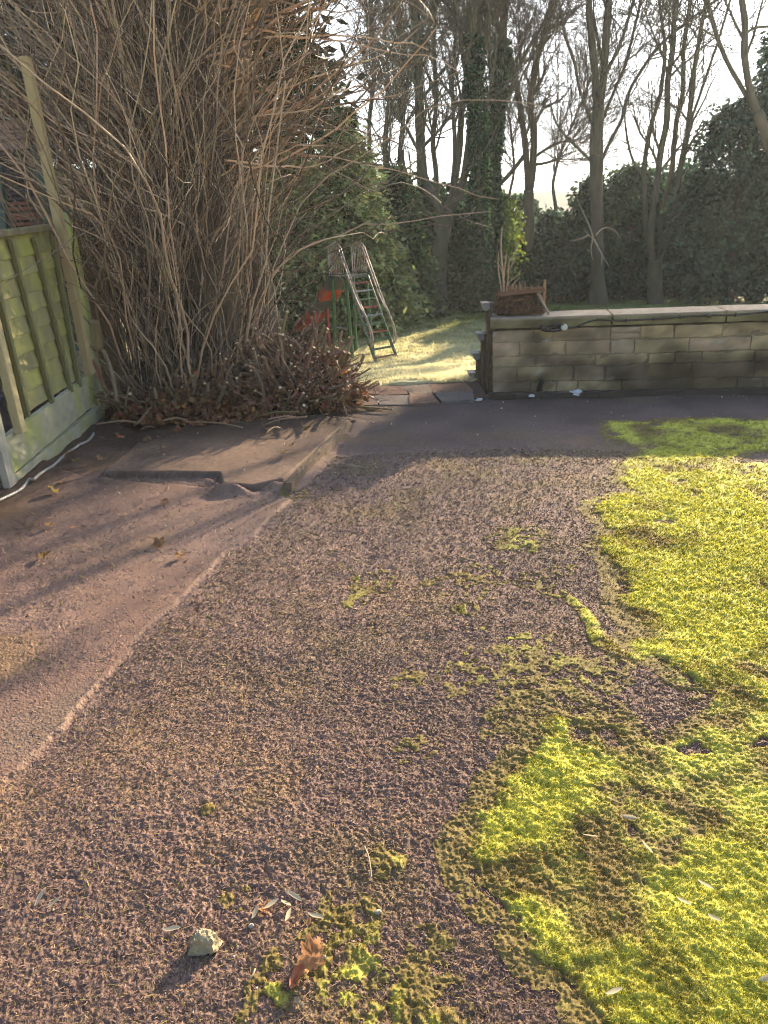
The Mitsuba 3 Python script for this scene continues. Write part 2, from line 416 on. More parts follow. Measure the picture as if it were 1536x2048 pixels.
def build_patio():
    th = np.radians(np.r_[np.linspace(-80, -42, 22), np.linspace(-41.5, 40, 760), np.linspace(41, 80, 22)])
    al = np.r_[np.linspace(70, 56.5, 12), np.linspace(56, 11.2, 740), np.linspace(11, 5, 30)]
    rs = 1.55 / np.tan(np.radians(al))
    P, F = radial(rs, th)
    r = np.linalg.norm(P, axis=1)
    lump, a, b, c = ground_h(P, r)
    warp = 0.03 * (nz(P, 1 / 0.05, 3, 61) - 0.5) + 0.05 * (nz(P, 1 / 0.3, 2, 62) - 0.5)
    pd = polydist(PATH, P) + warp
    on = np.clip(pd / 0.010, 0, 1)
    clean = np.clip((nz(P, 1 / 0.4, 3, 63) - 0.45) * 3.0 + np.clip(1 - pd / 0.40, -0.6, 1) * 1.0 + np.clip((3.1 - P[:, 1]) * 1.2, -1.2, 0.5), 0, 1)
    smooth_part = on * (0.12 + 0.72 * clean)
    z = lump * (1 - smooth_part) + on * 0.009
    lip = np.exp(-((pd + 0.012) / 0.012) ** 2) * 0.003
    z -= lip
    sd = polydist(SLAB, P) + 0.035 * (nz(P, 1 / 0.3, 2, 62) - 0.5)
    onslab = np.clip(sd / 0.030, 0, 1)
    z = z * (1 - 0.45 * onslab) + onslab * 0.048
    bank = np.clip(1 - np.abs(sd + 0.03) / 0.10, 0, 1) * (sd < 0) * (0.5 + 0.9 * (P[:, 0] > -1.05)) * nz(P, 1 / 0.12, 2, 66)
    z += bank * 0.05
    # dirt bank along the fence foot and towards the tree
    z += 0.05 * np.clip((-2.05 - P[:, 0]) / 0.4, 0, 1) * (0.4 + nz(P, 1 / 0.2, 2, 64))
    # colour
    tone = nz(P, 1 / 0.45, 3, 71)
    speck = nz(P, 1 / 0.007, 1, 72)
    base = np.array([0.130, 0.081, 0.075])
    warm = np.array([0.228, 0.145, 0.122])
    dark = np.array([0.060, 0.044, 0.036])
    col = base * (1 - tone[:, None]) + warm * tone[:, None]
    k = np.clip(0.75 - b * 1.0 + 1.6 * (0.5 - a), 0, 1)[:, None] * 0.62  # hollows darkened in the colour, standing in for small shadows among lumps
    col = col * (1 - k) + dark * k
    dk = np.clip((nz(P, 1 / 0.6, 4, 77) - 0.53) * 5, 0, 1)[:, None] * 0.45
    col = col * (1 - dk) + dk * np.array([0.075, 0.050, 0.046])
    oc = np.clip((nz(P, 1 / 0.38, 4, 78) - 0.56) * 6, 0, 1)[:, None] * 0.5
    col = col * (1 - oc) + oc * np.array([0.27, 0.165, 0.085])
    worn = np.exp(-((P[:, 0] - 0.1) / 1.1) ** 2 - ((P[:, 1] - 3.9) / 1.1) ** 2)[:, None] * (0.15 + 0.6 * nz(P, 1 / 0.5, 3, 79)[:, None])  # pale dusty patch that also paints in the low sun's grazing sheen
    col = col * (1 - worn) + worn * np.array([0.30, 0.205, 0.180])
    olive = np.clip((nz(P, 1 / 0.28, 3, 73) - 0.50) * 4, 0, 1)[:, None] * np.clip((P[:, 0] + 0.9) / 0.8, 0.15, 1)[:, None] * 0.42
    col = col * (1 - olive) + olive * np.array([0.16, 0.125, 0.035])
    pale = np.clip((speck - 0.72) * 5, 0, 1)[:, None] * 0.4
    col = col * (1 - pale) + pale * np.array([0.34, 0.26, 0.20])
    pc = np.array([0.185, 0.112, 0.090]) * (0.70 + 0.55 * nz(P, (3.5, 9.0, 1), 3, 74)[:, None])
    grey = np.clip((nz(P, (1.8, 2.6, 1), 3, 75) - 0.50) * 5, 0, 1)[:, None] * 0.4
    pc = pc * (1 - grey) + grey * np.array([0.135, 0.120, 0.095])
    col = col * (1 - smooth_part[:, None]) + pc * smooth_part[:, None]
    sl = onslab[:, None] * 0.7
    col = col * (1 - sl) + sl * np.array([0.20, 0.135, 0.10]) * (0.45 + 0.9 * nz(P, 1 / 0.35, 4, 76)[:, None]) * (0.7 + 0.6 * b[:, None])
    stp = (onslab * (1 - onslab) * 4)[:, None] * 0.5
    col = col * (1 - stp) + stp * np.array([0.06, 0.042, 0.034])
    edge = np.exp(-((pd - 0.010) / 0.007) ** 2)[:, None] * 0.2 * clean[:, None]  # pale line painted along the path edge for the light it catches
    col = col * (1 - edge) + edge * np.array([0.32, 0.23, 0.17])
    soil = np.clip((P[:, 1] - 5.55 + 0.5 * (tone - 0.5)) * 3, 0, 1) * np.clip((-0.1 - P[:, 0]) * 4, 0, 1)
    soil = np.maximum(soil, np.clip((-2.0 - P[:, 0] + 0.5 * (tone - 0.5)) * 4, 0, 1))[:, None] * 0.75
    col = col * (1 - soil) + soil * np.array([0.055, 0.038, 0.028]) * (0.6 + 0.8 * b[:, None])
    far = np.clip((P[:, 1] - 5.0) / 0.8, 0, 1)[:, None] * np.clip((P[:, 0] + 0.4) * 3, 0, 1)[:, None] * 0.7  # darker colour painted where the wall's shadow lies
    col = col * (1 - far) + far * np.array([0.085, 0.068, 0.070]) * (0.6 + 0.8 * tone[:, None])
    C = P[F].mean(1)
    wall_y = 6.83 - 0.158 * (C[:, 0] - 1.04) + 0.12
    keep = np.where(C[:, 0] > 1.0, C[:, 1] < wall_y, C[:, 1] < 7.58) & (C[:, 0] > -6) & (C[:, 0] < 9)
    ispath = pd[F].mean(1) > 0
    isslab = sd[F].mean(1) > 0
    xyz = np.column_stack([P, z])

    cov0 = moss_field(P)
    hidden = cov0[F].min(1) > 0.16

    def sub(mask, k, **kw):
        f = F[mask]
        u, inv = np.unique(f, return_inverse=True)
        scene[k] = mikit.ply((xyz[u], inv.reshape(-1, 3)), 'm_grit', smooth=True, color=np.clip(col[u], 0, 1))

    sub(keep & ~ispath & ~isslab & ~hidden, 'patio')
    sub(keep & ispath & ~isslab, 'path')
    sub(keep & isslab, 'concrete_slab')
    tag('concrete_slab', 'raised soil stained concrete slab in front of the cut back tree', kind='structure')
    tag('patio', 'reddish brown tarmac yard covered in clotted dead moss', kind='structure')
    tag('path', 'scraped pinkish concrete path with a ragged edge', kind='structure')
    # moss mat: a second skin that dips under the ground where there is no moss
    vis = keep & ((P[F].mean(1)[:, 0] > -1.3))
    m = cov0
    cov = np.clip(m, -0.3, 1)
    clump = nz(P, 1 / 0.020, 2, 81)
    big = nz(P, 1 / 0.07, 2, 82)
    mz = z + np.where(cov > 0, 0.002 + 0.012 * cov * (0.2 + 0.8 * big) + 0.010 * (clump - 0.4) * cov, -0.02 + cov * 0.05)
    good = vis & (cov[F].max(1) > 0.02)
    f = F[good]
    u, inv = np.unique(f, return_inverse=True)
    bright = np.clip(1.5 * cov - 0.22 + 2.4 * (nz(P, 1 / 0.16, 3, 83) - 0.52) + 0.9 * (nz(P, 1 / 0.9, 2, 84) - 0.5) - np.clip((3.0 - P[:, 1]) * 0.4, 0, 0.26) * (0.0 + 1.6 * np.clip((nz(P, 1 / 0.07, 3, 85) - 0.42) * 6, 0, 1)), 0, 1)
    mc = moss_colour(bright, clump)
    scene['moss'] = mikit.ply((np.column_stack([P, mz])[u], inv.reshape(-1, 3)), 'm_vc', smooth=True, color=mc[u])
    tag('moss', 'bright yellow green moss mat spread over the right side of the yard', 'moss', kind='stuff')
    # tufts of moss leaves and dead strands
    g = np.random.default_rng(19)
    n = 860000
    rr = np.exp(g.uniform(math.log(1.05), math.log(7.0), n))
    tt = np.radians(g.uniform(-40, 38, n))
    Q = np.stack([rr * np.sin(tt), rr * np.cos(tt)], 1)
    mq = moss_field(Q)
    hq, aq, bq, cq = ground_h(Q, rr)
    ok = g.random(n) < np.clip((mq - 0.04) * 1.7, 0, 0.8) * np.clip(1.2 - rr / 9, 0.2, 1)
    R, hM, M, rM = Q[ok], hq[ok], np.clip(mq[ok], 0, 1), rr[ok]
    clump, big = nz(R, 1 / 0.020, 2, 81), nz(R, 1 / 0.07, 2, 82)
    zz = hM + 0.002 + 0.012 * M * (0.2 + 0.8 * big) + 0.010 * (clump - 0.4) * M - 0.003
    br = np.clip(1.5 * M - 0.22 + 2.4 * (nz(R, 1 / 0.16, 3, 83) - 0.52) + 0.9 * (nz(R, 1 / 0.9, 2, 84) - 0.5) - np.clip((3.0 - R[:, 1]) * 0.4, 0, 0.26) * (0.0 + 1.6 * np.clip((nz(R, 1 / 0.07, 3, 85) - 0.42) * 6, 0, 1)), 0, 1)
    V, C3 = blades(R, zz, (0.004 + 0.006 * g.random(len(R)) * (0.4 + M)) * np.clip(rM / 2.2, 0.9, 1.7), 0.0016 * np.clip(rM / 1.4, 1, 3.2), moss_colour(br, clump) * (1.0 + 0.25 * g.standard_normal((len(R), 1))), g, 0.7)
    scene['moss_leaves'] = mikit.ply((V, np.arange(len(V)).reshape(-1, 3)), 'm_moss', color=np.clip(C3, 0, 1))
    tag('moss_leaves', 'fuzzy yellow green shoots standing on the moss mat', 'moss', kind='stuff')
    n = 150000
    ok = (g.random(len(Q)) < np.clip(0.34 - mq * 1.2, 0.02, 0.34) * np.clip(polydist(PATH, Q) / -0.06, 0.10, 1)) & (Q[:, 1] < 6.6) & (Q[:, 0] > -2.3)
    ok &= rr < 5.2
    R, hM, rM = Q[ok], hq[ok], rr[ok]
    pick = g.random(len(R))
    c = np.where(pick[:, None] < 0.6, np.array([[0.21, 0.135, 0.112]]), np.where(pick[:, None] < 0.85, np.array([[0.32, 0.225, 0.15]]), np.array([[0.24, 0.20, 0.05]])))
    c = c * (1 + 0.3 * g.standard_normal((len(R), 1)))
    up = np.where(polydist(PATH, R) > 0, 0.016, 0.0)
    V, C3 = blades(R, hM + up - 0.001, (0.003 + 0.006 * g.random(len(R))) * np.clip(rM / 2.0, 0.9, 1.6), 0.0013 * np.clip(rM / 1.4, 1, 3), c, g, 1.3)
    scene['dead_moss'] = mikit.ply((V, np.arange(len(V)).reshape(-1, 3)), 'm_vc', color=np.clip(C3, 0, 1))
    tag('dead_moss', 'brown curled strands of dead moss on the tarmac', 'moss', kind='stuff')


def moss_colour(bright, clump):
    b = np.asarray(bright)[:, None]
    c = np.array([0.160, 0.122, 0.040]) * (1 - b) + np.array([0.42, 0.415, 0.070]) * b
    return np.clip(c * (0.7 + 0.6 * np.asarray(clump)[:, None]), 0, 1)


def blades(P, z, h, w, col, g, lean):
    n = len(P)
    a = g.uniform(0, 2 * np.pi, n)
    base = np.column_stack([P, z])
    side = np.column_stack([np.cos(a), np.sin(a), g.normal(0, 0.4, n)]) * np.asarray(w)[:, None]
    tip = base + np.column_stack([g.normal(0, lean, (n, 2)) * h[:, None], h])
    V = np.stack([base - side, base + side, tip], 1).reshape(-1, 3)
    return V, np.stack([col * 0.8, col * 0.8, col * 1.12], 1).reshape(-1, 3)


build_patio()

# the air: a thin winter haze round the whole place
HAZE = 0.0015
scene['air'] = {'type': 'homogeneous', 'albedo': {'type': 'rgb', 'value': [0.95, 0.95, 0.95]}, 'sigma_t': {'type': 'rgb', 'value': [HAZE * 0.92, HAZE, HAZE * 1.08]}, 'phase': {'type': 'hg', 'g': 0.2}}
scene['haze'] = {'type': 'cube', 'to_world': T().translate([0, 0, 1.0]).scale([345, 345, 11.7]), 'bsdf': {'type': 'null'}, 'interior': {'type': 'ref', 'id': 'air'}}
scene['camera']['medium'] = {'type': 'ref', 'id': 'air'}
tag('haze', 'thin bright winter haze in the air', 'haze', kind='stuff')


# ---------------------------------------------------------------- concrete slabs and flagstones
def rough_slab(poly, z0, z1, seed, amp=0.006, res=0.05, col=(0.2, 0.14, 0.11), amp_c=0.5):
    """a slab with an uneven top, from a polygon in plan"""
    from shapely.geometry import Polygon
    pg = Polygon(poly)
    m = trimesh.creation.extrude_polygon(pg, z1 - z0, engine='earcut')
    m = m.subdivide_to_size(res)
    v = m.vertices.copy()
    top = v[:, 2] > (z1 - z0) * 0.5
    v[:, 2] += z0
    q = v[:, :2]
    v[:, 2] += np.where(top, amp * 2 * (n2(q, 1 / 0.03, 3, seed) - 0.5) + amp * 2 * (n2(q, 1 / 0.3, 2, seed + 1) - 0.5), 0)
    side = n2(v[:, [0, 2]] + v[:, 1:2], 1 / 0.03, 2, seed + 2)
    ctr = v.mean(0)
    out = v - ctr
    out[:, 2] = 0
    out /= np.linalg.norm(out, axis=1, keepdims=True) + 1e-9
    v += out * ((side - 0.5) * amp * 2)[:, None]
    c = np.asarray(col) * (1 - amp_c / 2 + amp_c * n2(q, 1 / 0.25, 3, seed + 3))[:, None] * (0.75 + 0.5 * n2(q, 1 / 0.012, 2, seed + 4))[:, None]
    return v, m.faces, c


def add_slab(k, *a, smooth=40, **kw):
    v, f, c = rough_slab(*a, **kw)
    m = MB().add(v, f, c)
    m.build(k, 'm_grit', smooth=False)


SLAB_B = [(-0.615, 4.49), (-0.265, 5.93), (-0.215, 5.92), (-0.565, 4.47)]
add_slab('edging_kerb', SLAB_B, -0.02, 0.056, 211, res=0.03, col=(0.17, 0.12, 0.085), amp_c=0.9, amp=0.009)
tag('edging_kerb', 'narrow concrete kerb along the right side of the raised slab', 'kerb')


def flags():
    g = np.random.default_rng(5)
    xs = [(-0.256,6.746),(0.014,6.684),(0.279,6.623),(0.547,6.640),(0.876,6.603)]
    xf = [(-0.325,7.554),(-0.049,7.532),(0.249,7.504),(0.522,7.483),(0.889,7.437)]
    k0 = 'flagstone_path'
    labels[k0] = {'label': 'crazy paved flagstones between the yard and the lawn', 'kind': 'structure'}
    mid = [((a[0] * .52 + b[0] * .48) + g.normal(0, .03), (a[1] * .52 + b[1] * .48) + g.normal(0, .03)) for a, b in zip(xs, xf)]
    for row0, row1 in ((xs, mid), (mid, xf)):
        for i in range(4):
            poly = np.array([row0[i], row0[i + 1], row1[i + 1], row1[i]])
            ctr = poly.mean(0)
            poly = ctr + (poly - ctr) * 0.955 + g.normal(0, 0.008, (4, 2))
            c = [(0.22, 0.135, 0.10), (0.20, 0.15, 0.125), (0.17, 0.145, 0.135)][g.integers(3)]
            add_slab(key('flagstone', k0), poly, -0.12, 0.010 + 0.012 * g.random(), 300 + g.integers(400), res=0.05, amp=0.005, col=c)
    add_slab('flagstone_path__bed', [(-0.45, 6.70), (0.97, 6.73), (0.95, 7.52), (-0.45, 7.60)], -0.14, -0.002, 251, res=0.08, col=(0.07, 0.05, 0.04))


flags()

# ---------------------------------------------------------------- garden wall
WA = np.array([1.04, 6.83])
WU = np.array([0.988, -0.156])
WN = np.array([0.156, 0.988])          # away from the camera


def wall_pt(s, d, z):
    p = WA + np.asarray(s)[..., None] * WU + np.asarray(d)[..., None] * WN
    return np.concatenate([p, np.asarray(z)[..., None]], -1)


def stone_block(s0, s1, d0, d1, z0, z1, seed, col, amp=0.008, faces_dark=0.0):
    nx, nyy, nzz = max(3, int((s1 - s0) / 0.045)), max(2, int((d1 - d0) / 0.08)), max(3, int((z1 - z0) / 0.035))
    m = trimesh.creation.box((1, 1, 1))
    pts, fcs, n0 = [], [], 0
    grids = []
    for ax in range(3):
        o = [a for a in range(3) if a != ax]
        dims = (nx, nyy, nzz)
        u, v = np.meshgrid(np.linspace(0, 1, dims[o[0]] + 1), np.linspace(0, 1, dims[o[1]] + 1), indexing='ij')
        for sgn in (0, 1):
            p = np.zeros((u.size, 3))
            p[:, o[0]], p[:, o[1]], p[:, ax] = u.ravel(), v.ravel(), sgn
            a, b = u.shape
            i = (np.arange(a - 1)[:, None] * b + np.arange(b - 1)[None]).ravel()
            f = np.vstack([np.stack([i, i + b, i + b + 1], 1), np.stack([i, i + b + 1, i + 1], 1)])
            if (ax == 1) == (sgn == 1):
                f = f[:, ::-1]
            pts.append(p)
            fcs.append(f + n0)
            n0 += len(p)
    p, f = np.vstack(pts), np.vstack(fcs)
    L = np.array([s1 - s0, d1 - d0, z1 - z0])
    q = p * L
    e = np.minimum(p, 1 - p) * L                      # distance to the faces, per axis
    two_small = np.sort(e, axis=1)[:, 1]
    rnd = np.clip(1 - two_small / 0.016, 0, 1) ** 2 * 0.007
    c = (p - 0.5)
    nrm = c / (np.abs(c).max(1, keepdims=True) + 1e-9)
    nrm = np.where(np.abs(nrm) > 0.98, np.sign(nrm), 0)
    nrm = nrm / (np.linalg.norm(nrm, axis=1, keepdims=True) + 1e-9)
    w = np.array([s0, d0, z0]) + q
    d = amp * 2 * (meshkit.fbm(w / 0.07, 3, seed) - 0.5) + amp * 0.8 * (meshkit.fbm(w / 0.02, 2, seed + 1) - 0.5)
    w = w + nrm * (d - rnd)[:, None]
    V = wall_pt(w[:, 0], w[:, 1], w[:, 2])
    t = meshkit.fbm(w / np.array([0.10, 0.10, 0.06]), 3, seed + 5)
    C = np.asarray(col) * (0.72 + 0.56 * t)[:, None]
    # algae and damp: greenish near the left end and top, black damp along the foot further right
    s, z = w[:, 0], w[:, 2]
    st = meshkit.fbm(np.stack([s / 0.22, z / 0.9, 0 * s], 1), 3, 777)
    alg = np.clip((st - 0.47) * 4, 0, 1) * np.clip(1.1 - s / 1.3, 0.10, 1)
    C = C * (1 - 0.55 * alg[:, None]) + 0.55 * alg[:, None] * np.array([0.24, 0.19, 0.075])
    damp = np.clip((0.46 - z + 0.5 * (meshkit.fbm(np.stack([s / 0.30, z / 0.25, 0 * s], 1), 3, 778) - 0.5)) * 4, 0, 1) * np.clip((s - 0.55) / 0.6, 0.25, 1)
    C = C * (1 - 0.62 * damp[:, None])
    bl = meshkit.fbm(np.stack([s / 0.19, z / 0.13, 0 * s], 1), 4, 781)
    C = C * (0.50 + 1.0 * np.clip((bl - 0.28) * 2.0, 0, 1))[:, None]
    bk = np.clip((meshkit.fbm(np.stack([s / 0.35, z / 0.2, 0 * s], 1), 4, 782) - 0.56) * 7, 0, 1)[:, None] * 0.6
    C = C * (1 - bk) + bk * np.array([0.075, 0.06, 0.045])
    lich = np.clip((meshkit.fbm(w / 0.022, 2, 779) - 0.77) * 12, 0, 1)[:, None] * 0.75
    C = C * (1 - lich) + lich * np.array([0.5, 0.48, 0.42])
    return V, f, C


def build_wall():
    g = np.random.default_rng(23)
    W = 'stone_wall'
    tag(W, 'low stained sandstone garden wall with pale flat coping', 'wall')
    edges = [0.0, 0.130, 0.262, 0.362, 0.485, 0.595]
    m = MB()
    v, f, c = stone_block(0.02, 5.2, 0.013, 0.315, -0.15, 0.59, 3, (0.25, 0.20, 0.135), amp=0.006)
    m.add(v, f, c).build(W + '__mortar_core', 'm_stone', smooth=True)
    pal = [(0.41, 0.325, 0.200), (0.37, 0.29, 0.19), (0.42, 0.33, 0.195), (0.34, 0.265, 0.19), (0.38, 0.285, 0.20)]
    for r in range(5):
        s = 0.0
        first = True
        while s < 5.15:
            L = g.uniform(0.16, 0.52)
            if first: L = [0.34, 0.22, 0.38, 0.24, 0.36][r]
            e = min(s + L, 5.2)
            if 5.2 - e < 0.1: e = 5.2
            zl, zh = edges[r] + (g.uniform(-.006, .006) if r else -0.12), edges[r + 1] - 0.003 + g.uniform(-.006, .004)
            zs = [(zl, zh)] if g.random() > 0.2 or first or r == 0 else [(zl, (zl + zh) / 2 - .002), ((zl + zh) / 2 + .002, zh)]
            for z0, z1 in zs:
                v, f, c = stone_block(s + 0.003, e - 0.003, g.uniform(-0.008, 0.010), 0.33 if first else 0.10, z0, z1, int(g.integers(1 << 20)), np.array(pal[g.integers(5)]) * g.uniform(0.88, 1.1), amp=0.013)
                MB().add(v, f, c).build(key('stone', W), 'm_stone', smooth=True)
            s = e
            first = False
    s = -0.025
    for e in (1.02, 1.95, 2.9, 3.9, 5.25):
        v, f, c = stone_block(s + 0.003, e - 0.003, -0.028, 0.365, 0.603, 0.703 + g.uniform(-.002, .003), int(g.integers(1 << 20)), (0.30, 0.26, 0.20), amp=0.004)
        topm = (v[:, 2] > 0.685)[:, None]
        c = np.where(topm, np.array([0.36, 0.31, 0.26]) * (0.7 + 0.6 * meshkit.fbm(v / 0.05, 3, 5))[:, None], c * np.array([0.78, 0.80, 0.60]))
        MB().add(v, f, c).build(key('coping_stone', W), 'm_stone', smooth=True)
        s = e
    # stepped wing that drops to the lawn behind the wall's left end
    caps = [((1.041,7.220,0.753), 0.72), ((1.008,7.360,0.457), 0.52), ((0.985,7.520,0.246), 0.36), ((0.964,7.680,0.024), 0.19)]
    for i, ((x, y, z), _) in enumerate(caps):
        y1 = y + 0.17
        b = MB()
        mm = trimesh.creation.box((0.24, 0.165, z + 0.25)).subdivide_to_size(0.05)
        vv = mm.vertices + np.array([x + 0.14, (y + y1) / 2, (z - 0.25) / 2 + 0.03])
        vv = vv + (meshkit.fbm(vv / 0.05, 3, 60 + i)[:, None] - 0.5) * 0.03
        b.add(vv, mm.faces, np.array([0.13, 0.105, 0.075]) * (0.6 + 0.8 * meshkit.fbm(vv / 0.04, 3, 70 + i))[:, None])
        b.build(key('step_block', W), 'm_stone')
        prof = trimesh.convex.convex_hull(np.array([[dx, dy, dz] for dy in (-0.01, 0.17) for dx, dz in ((-0.034, 0.036), (0.035, 0.036), (0.035, -0.02), (-0.006, -0.036), (-0.032, 0.028))]))
        vv = prof.subdivide_to_size(0.04)
        MB().add(vv.vertices + np.array([x, y, z]), vv.faces, (0.26, 0.26, 0.26)).build(key('step_cap', W), 'm_grit')
    labels[W + '__step_cap'] = {'label': 'white painted stone step edge'}
    # dark rail along the foot
    b = MB()
    for k in range(22):
        a0, a1 = -0.03 + k * 0.24, -0.03 + (k + 1) * 0.24
        b.bar(wall_pt(np.array(a0), np.array(-0.075 + 0.006 * g.normal()), np.array(0.022)), wall_pt(np.array(a1), np.array(-0.075 + 0.006 * g.normal()), np.array(0.024)), 0.075, 0.05, np.array([0.055, 0.045, 0.038]) * g.uniform(0.8, 1.2))
    b.build('timber_edging', 'm_post')
    tag('timber_edging', 'dark rotten timber edging along the foot of the stone wall', 'edging')
    b = MB()
    p = wall_pt(np.array(0.42), np.array(-0.018), np.array(0.09))
    b.tube([p + np.array([0, 0, -0.075]), p + np.array([0.004, -0.01, 0]), p + np.array([0.02, 0.0, 0.045])], [0.026, 0.026, 0.02], (0.02, 0.018, 0.016), 10)
    b.build('drain_stub', 'm_vc', smooth=40)
    tag('drain_stub', 'short black pipe stub standing against the foot of the wall', 'pipe')
    # crumpled white wrapper and bits at the foot
    for i, (p, s, lab) in enumerate(((([(1.766,6.624,0.033)][0]), 0.065, 'crumpled white plastic scrap lying at the foot of the stone wall'), (([(1.363,6.647,0.000)][0]), 0.03, 'small torn white scrap on the timber edging below the planter'), (([(0.901,6.690,0.051)][0]), 0.03, 'white scrap beside the left end of the stone wall'))):
        ms = trimesh.creation.icosphere(2)
        v = ms.vertices * np.array([1.0, 0.6, 0.42]) * s
        v = v * (0.55 + 0.9 * meshkit.noise(ms.vertices * 2.3 + 9 * i, 4))[:, None]
        MB().add(v + np.array(p) * [1, 1, 0] + [0, 0, s * 0.3 + 0.02 * (i < 2)], ms.faces, (0.62, 0.62, 0.64)).build(key('plastic_scrap'), 'm_vc')
        tag('plastic_scrap' + (f'_{i:03d}' if i else ''), lab, 'litter')


build_wall()


def build_cable():
    b = MB()
    P = [(3.900,6.343,0.702),(3.278,6.441,0.681),(3.028,6.481,0.664),(2.819,6.514,0.666),(2.589,6.550,0.661),(2.372,6.584,0.651),(2.154,6.619,0.646),(1.899,6.659,0.656),(1.797,6.675,0.628),(1.727,6.686,0.602),(1.677,6.694,0.599)]
    b.tube(P, 0.0075, (0.03, 0.028, 0.026), 7, n=60)
    loop = [(1.648,6.683,0.605),(1.564,6.697,0.620),(1.514,6.705,0.605),(1.463,6.713,0.611),(1.446,6.715,0.628),(1.451,6.714,0.602),(1.481,6.710,0.584),(1.544,6.700,0.578),(1.615,6.689,0.585)]
    b.tube(loop, [0.008, 0.012, 0.013, 0.011, 0.009], (0.028, 0.028, 0.026), 7, n=40)
    loop = [(1.633,6.660,0.630),(1.566,6.671,0.636),(1.517,6.679,0.621),(1.484,6.684,0.600),(1.534,6.676,0.590),(1.601,6.665,0.593)]
    b.tube(loop, [0.007, 0.010, 0.011, 0.009], (0.03, 0.03, 0.028), 7, n=30)
    b.build('wall_cable', 'm_paint', smooth=40)
    tag('wall_cable', 'black cable clipped under the wall coping and looped at its end', 'cable')
    c = np.array([(1.639,6.665,0.608)][0])
    d = MB().tube([c + [0, 0.035, 0], c, c + [0, -0.012, 0]], [0.028, 0.031, 0.024], (0.50, 0.52, 0.50), 16, n=8)
    d.build('wall_cable__end_cap', 'm_paint', smooth=40)
    labels['wall_cable__end_cap'] = {'label': 'round pale grey end cap'}
    for i, p in enumerate([(3.029,6.486,0.666),(2.821,6.518,0.665),(2.590,6.555,0.662),(2.374,6.589,0.653),(2.155,6.624,0.647),(1.921,6.661,0.657)]):
        p = np.array(p)
        MB().tube([p + [0, 0.03, 0.012], p + [0, -0.012, 0.010], p + [0, -0.014, -0.010], p + [0, 0.03, -0.016]], 0.005, (0.05, 0.05, 0.05), 5).build(key('clip', 'wall_cable'), 'm_paint')


build_cable()


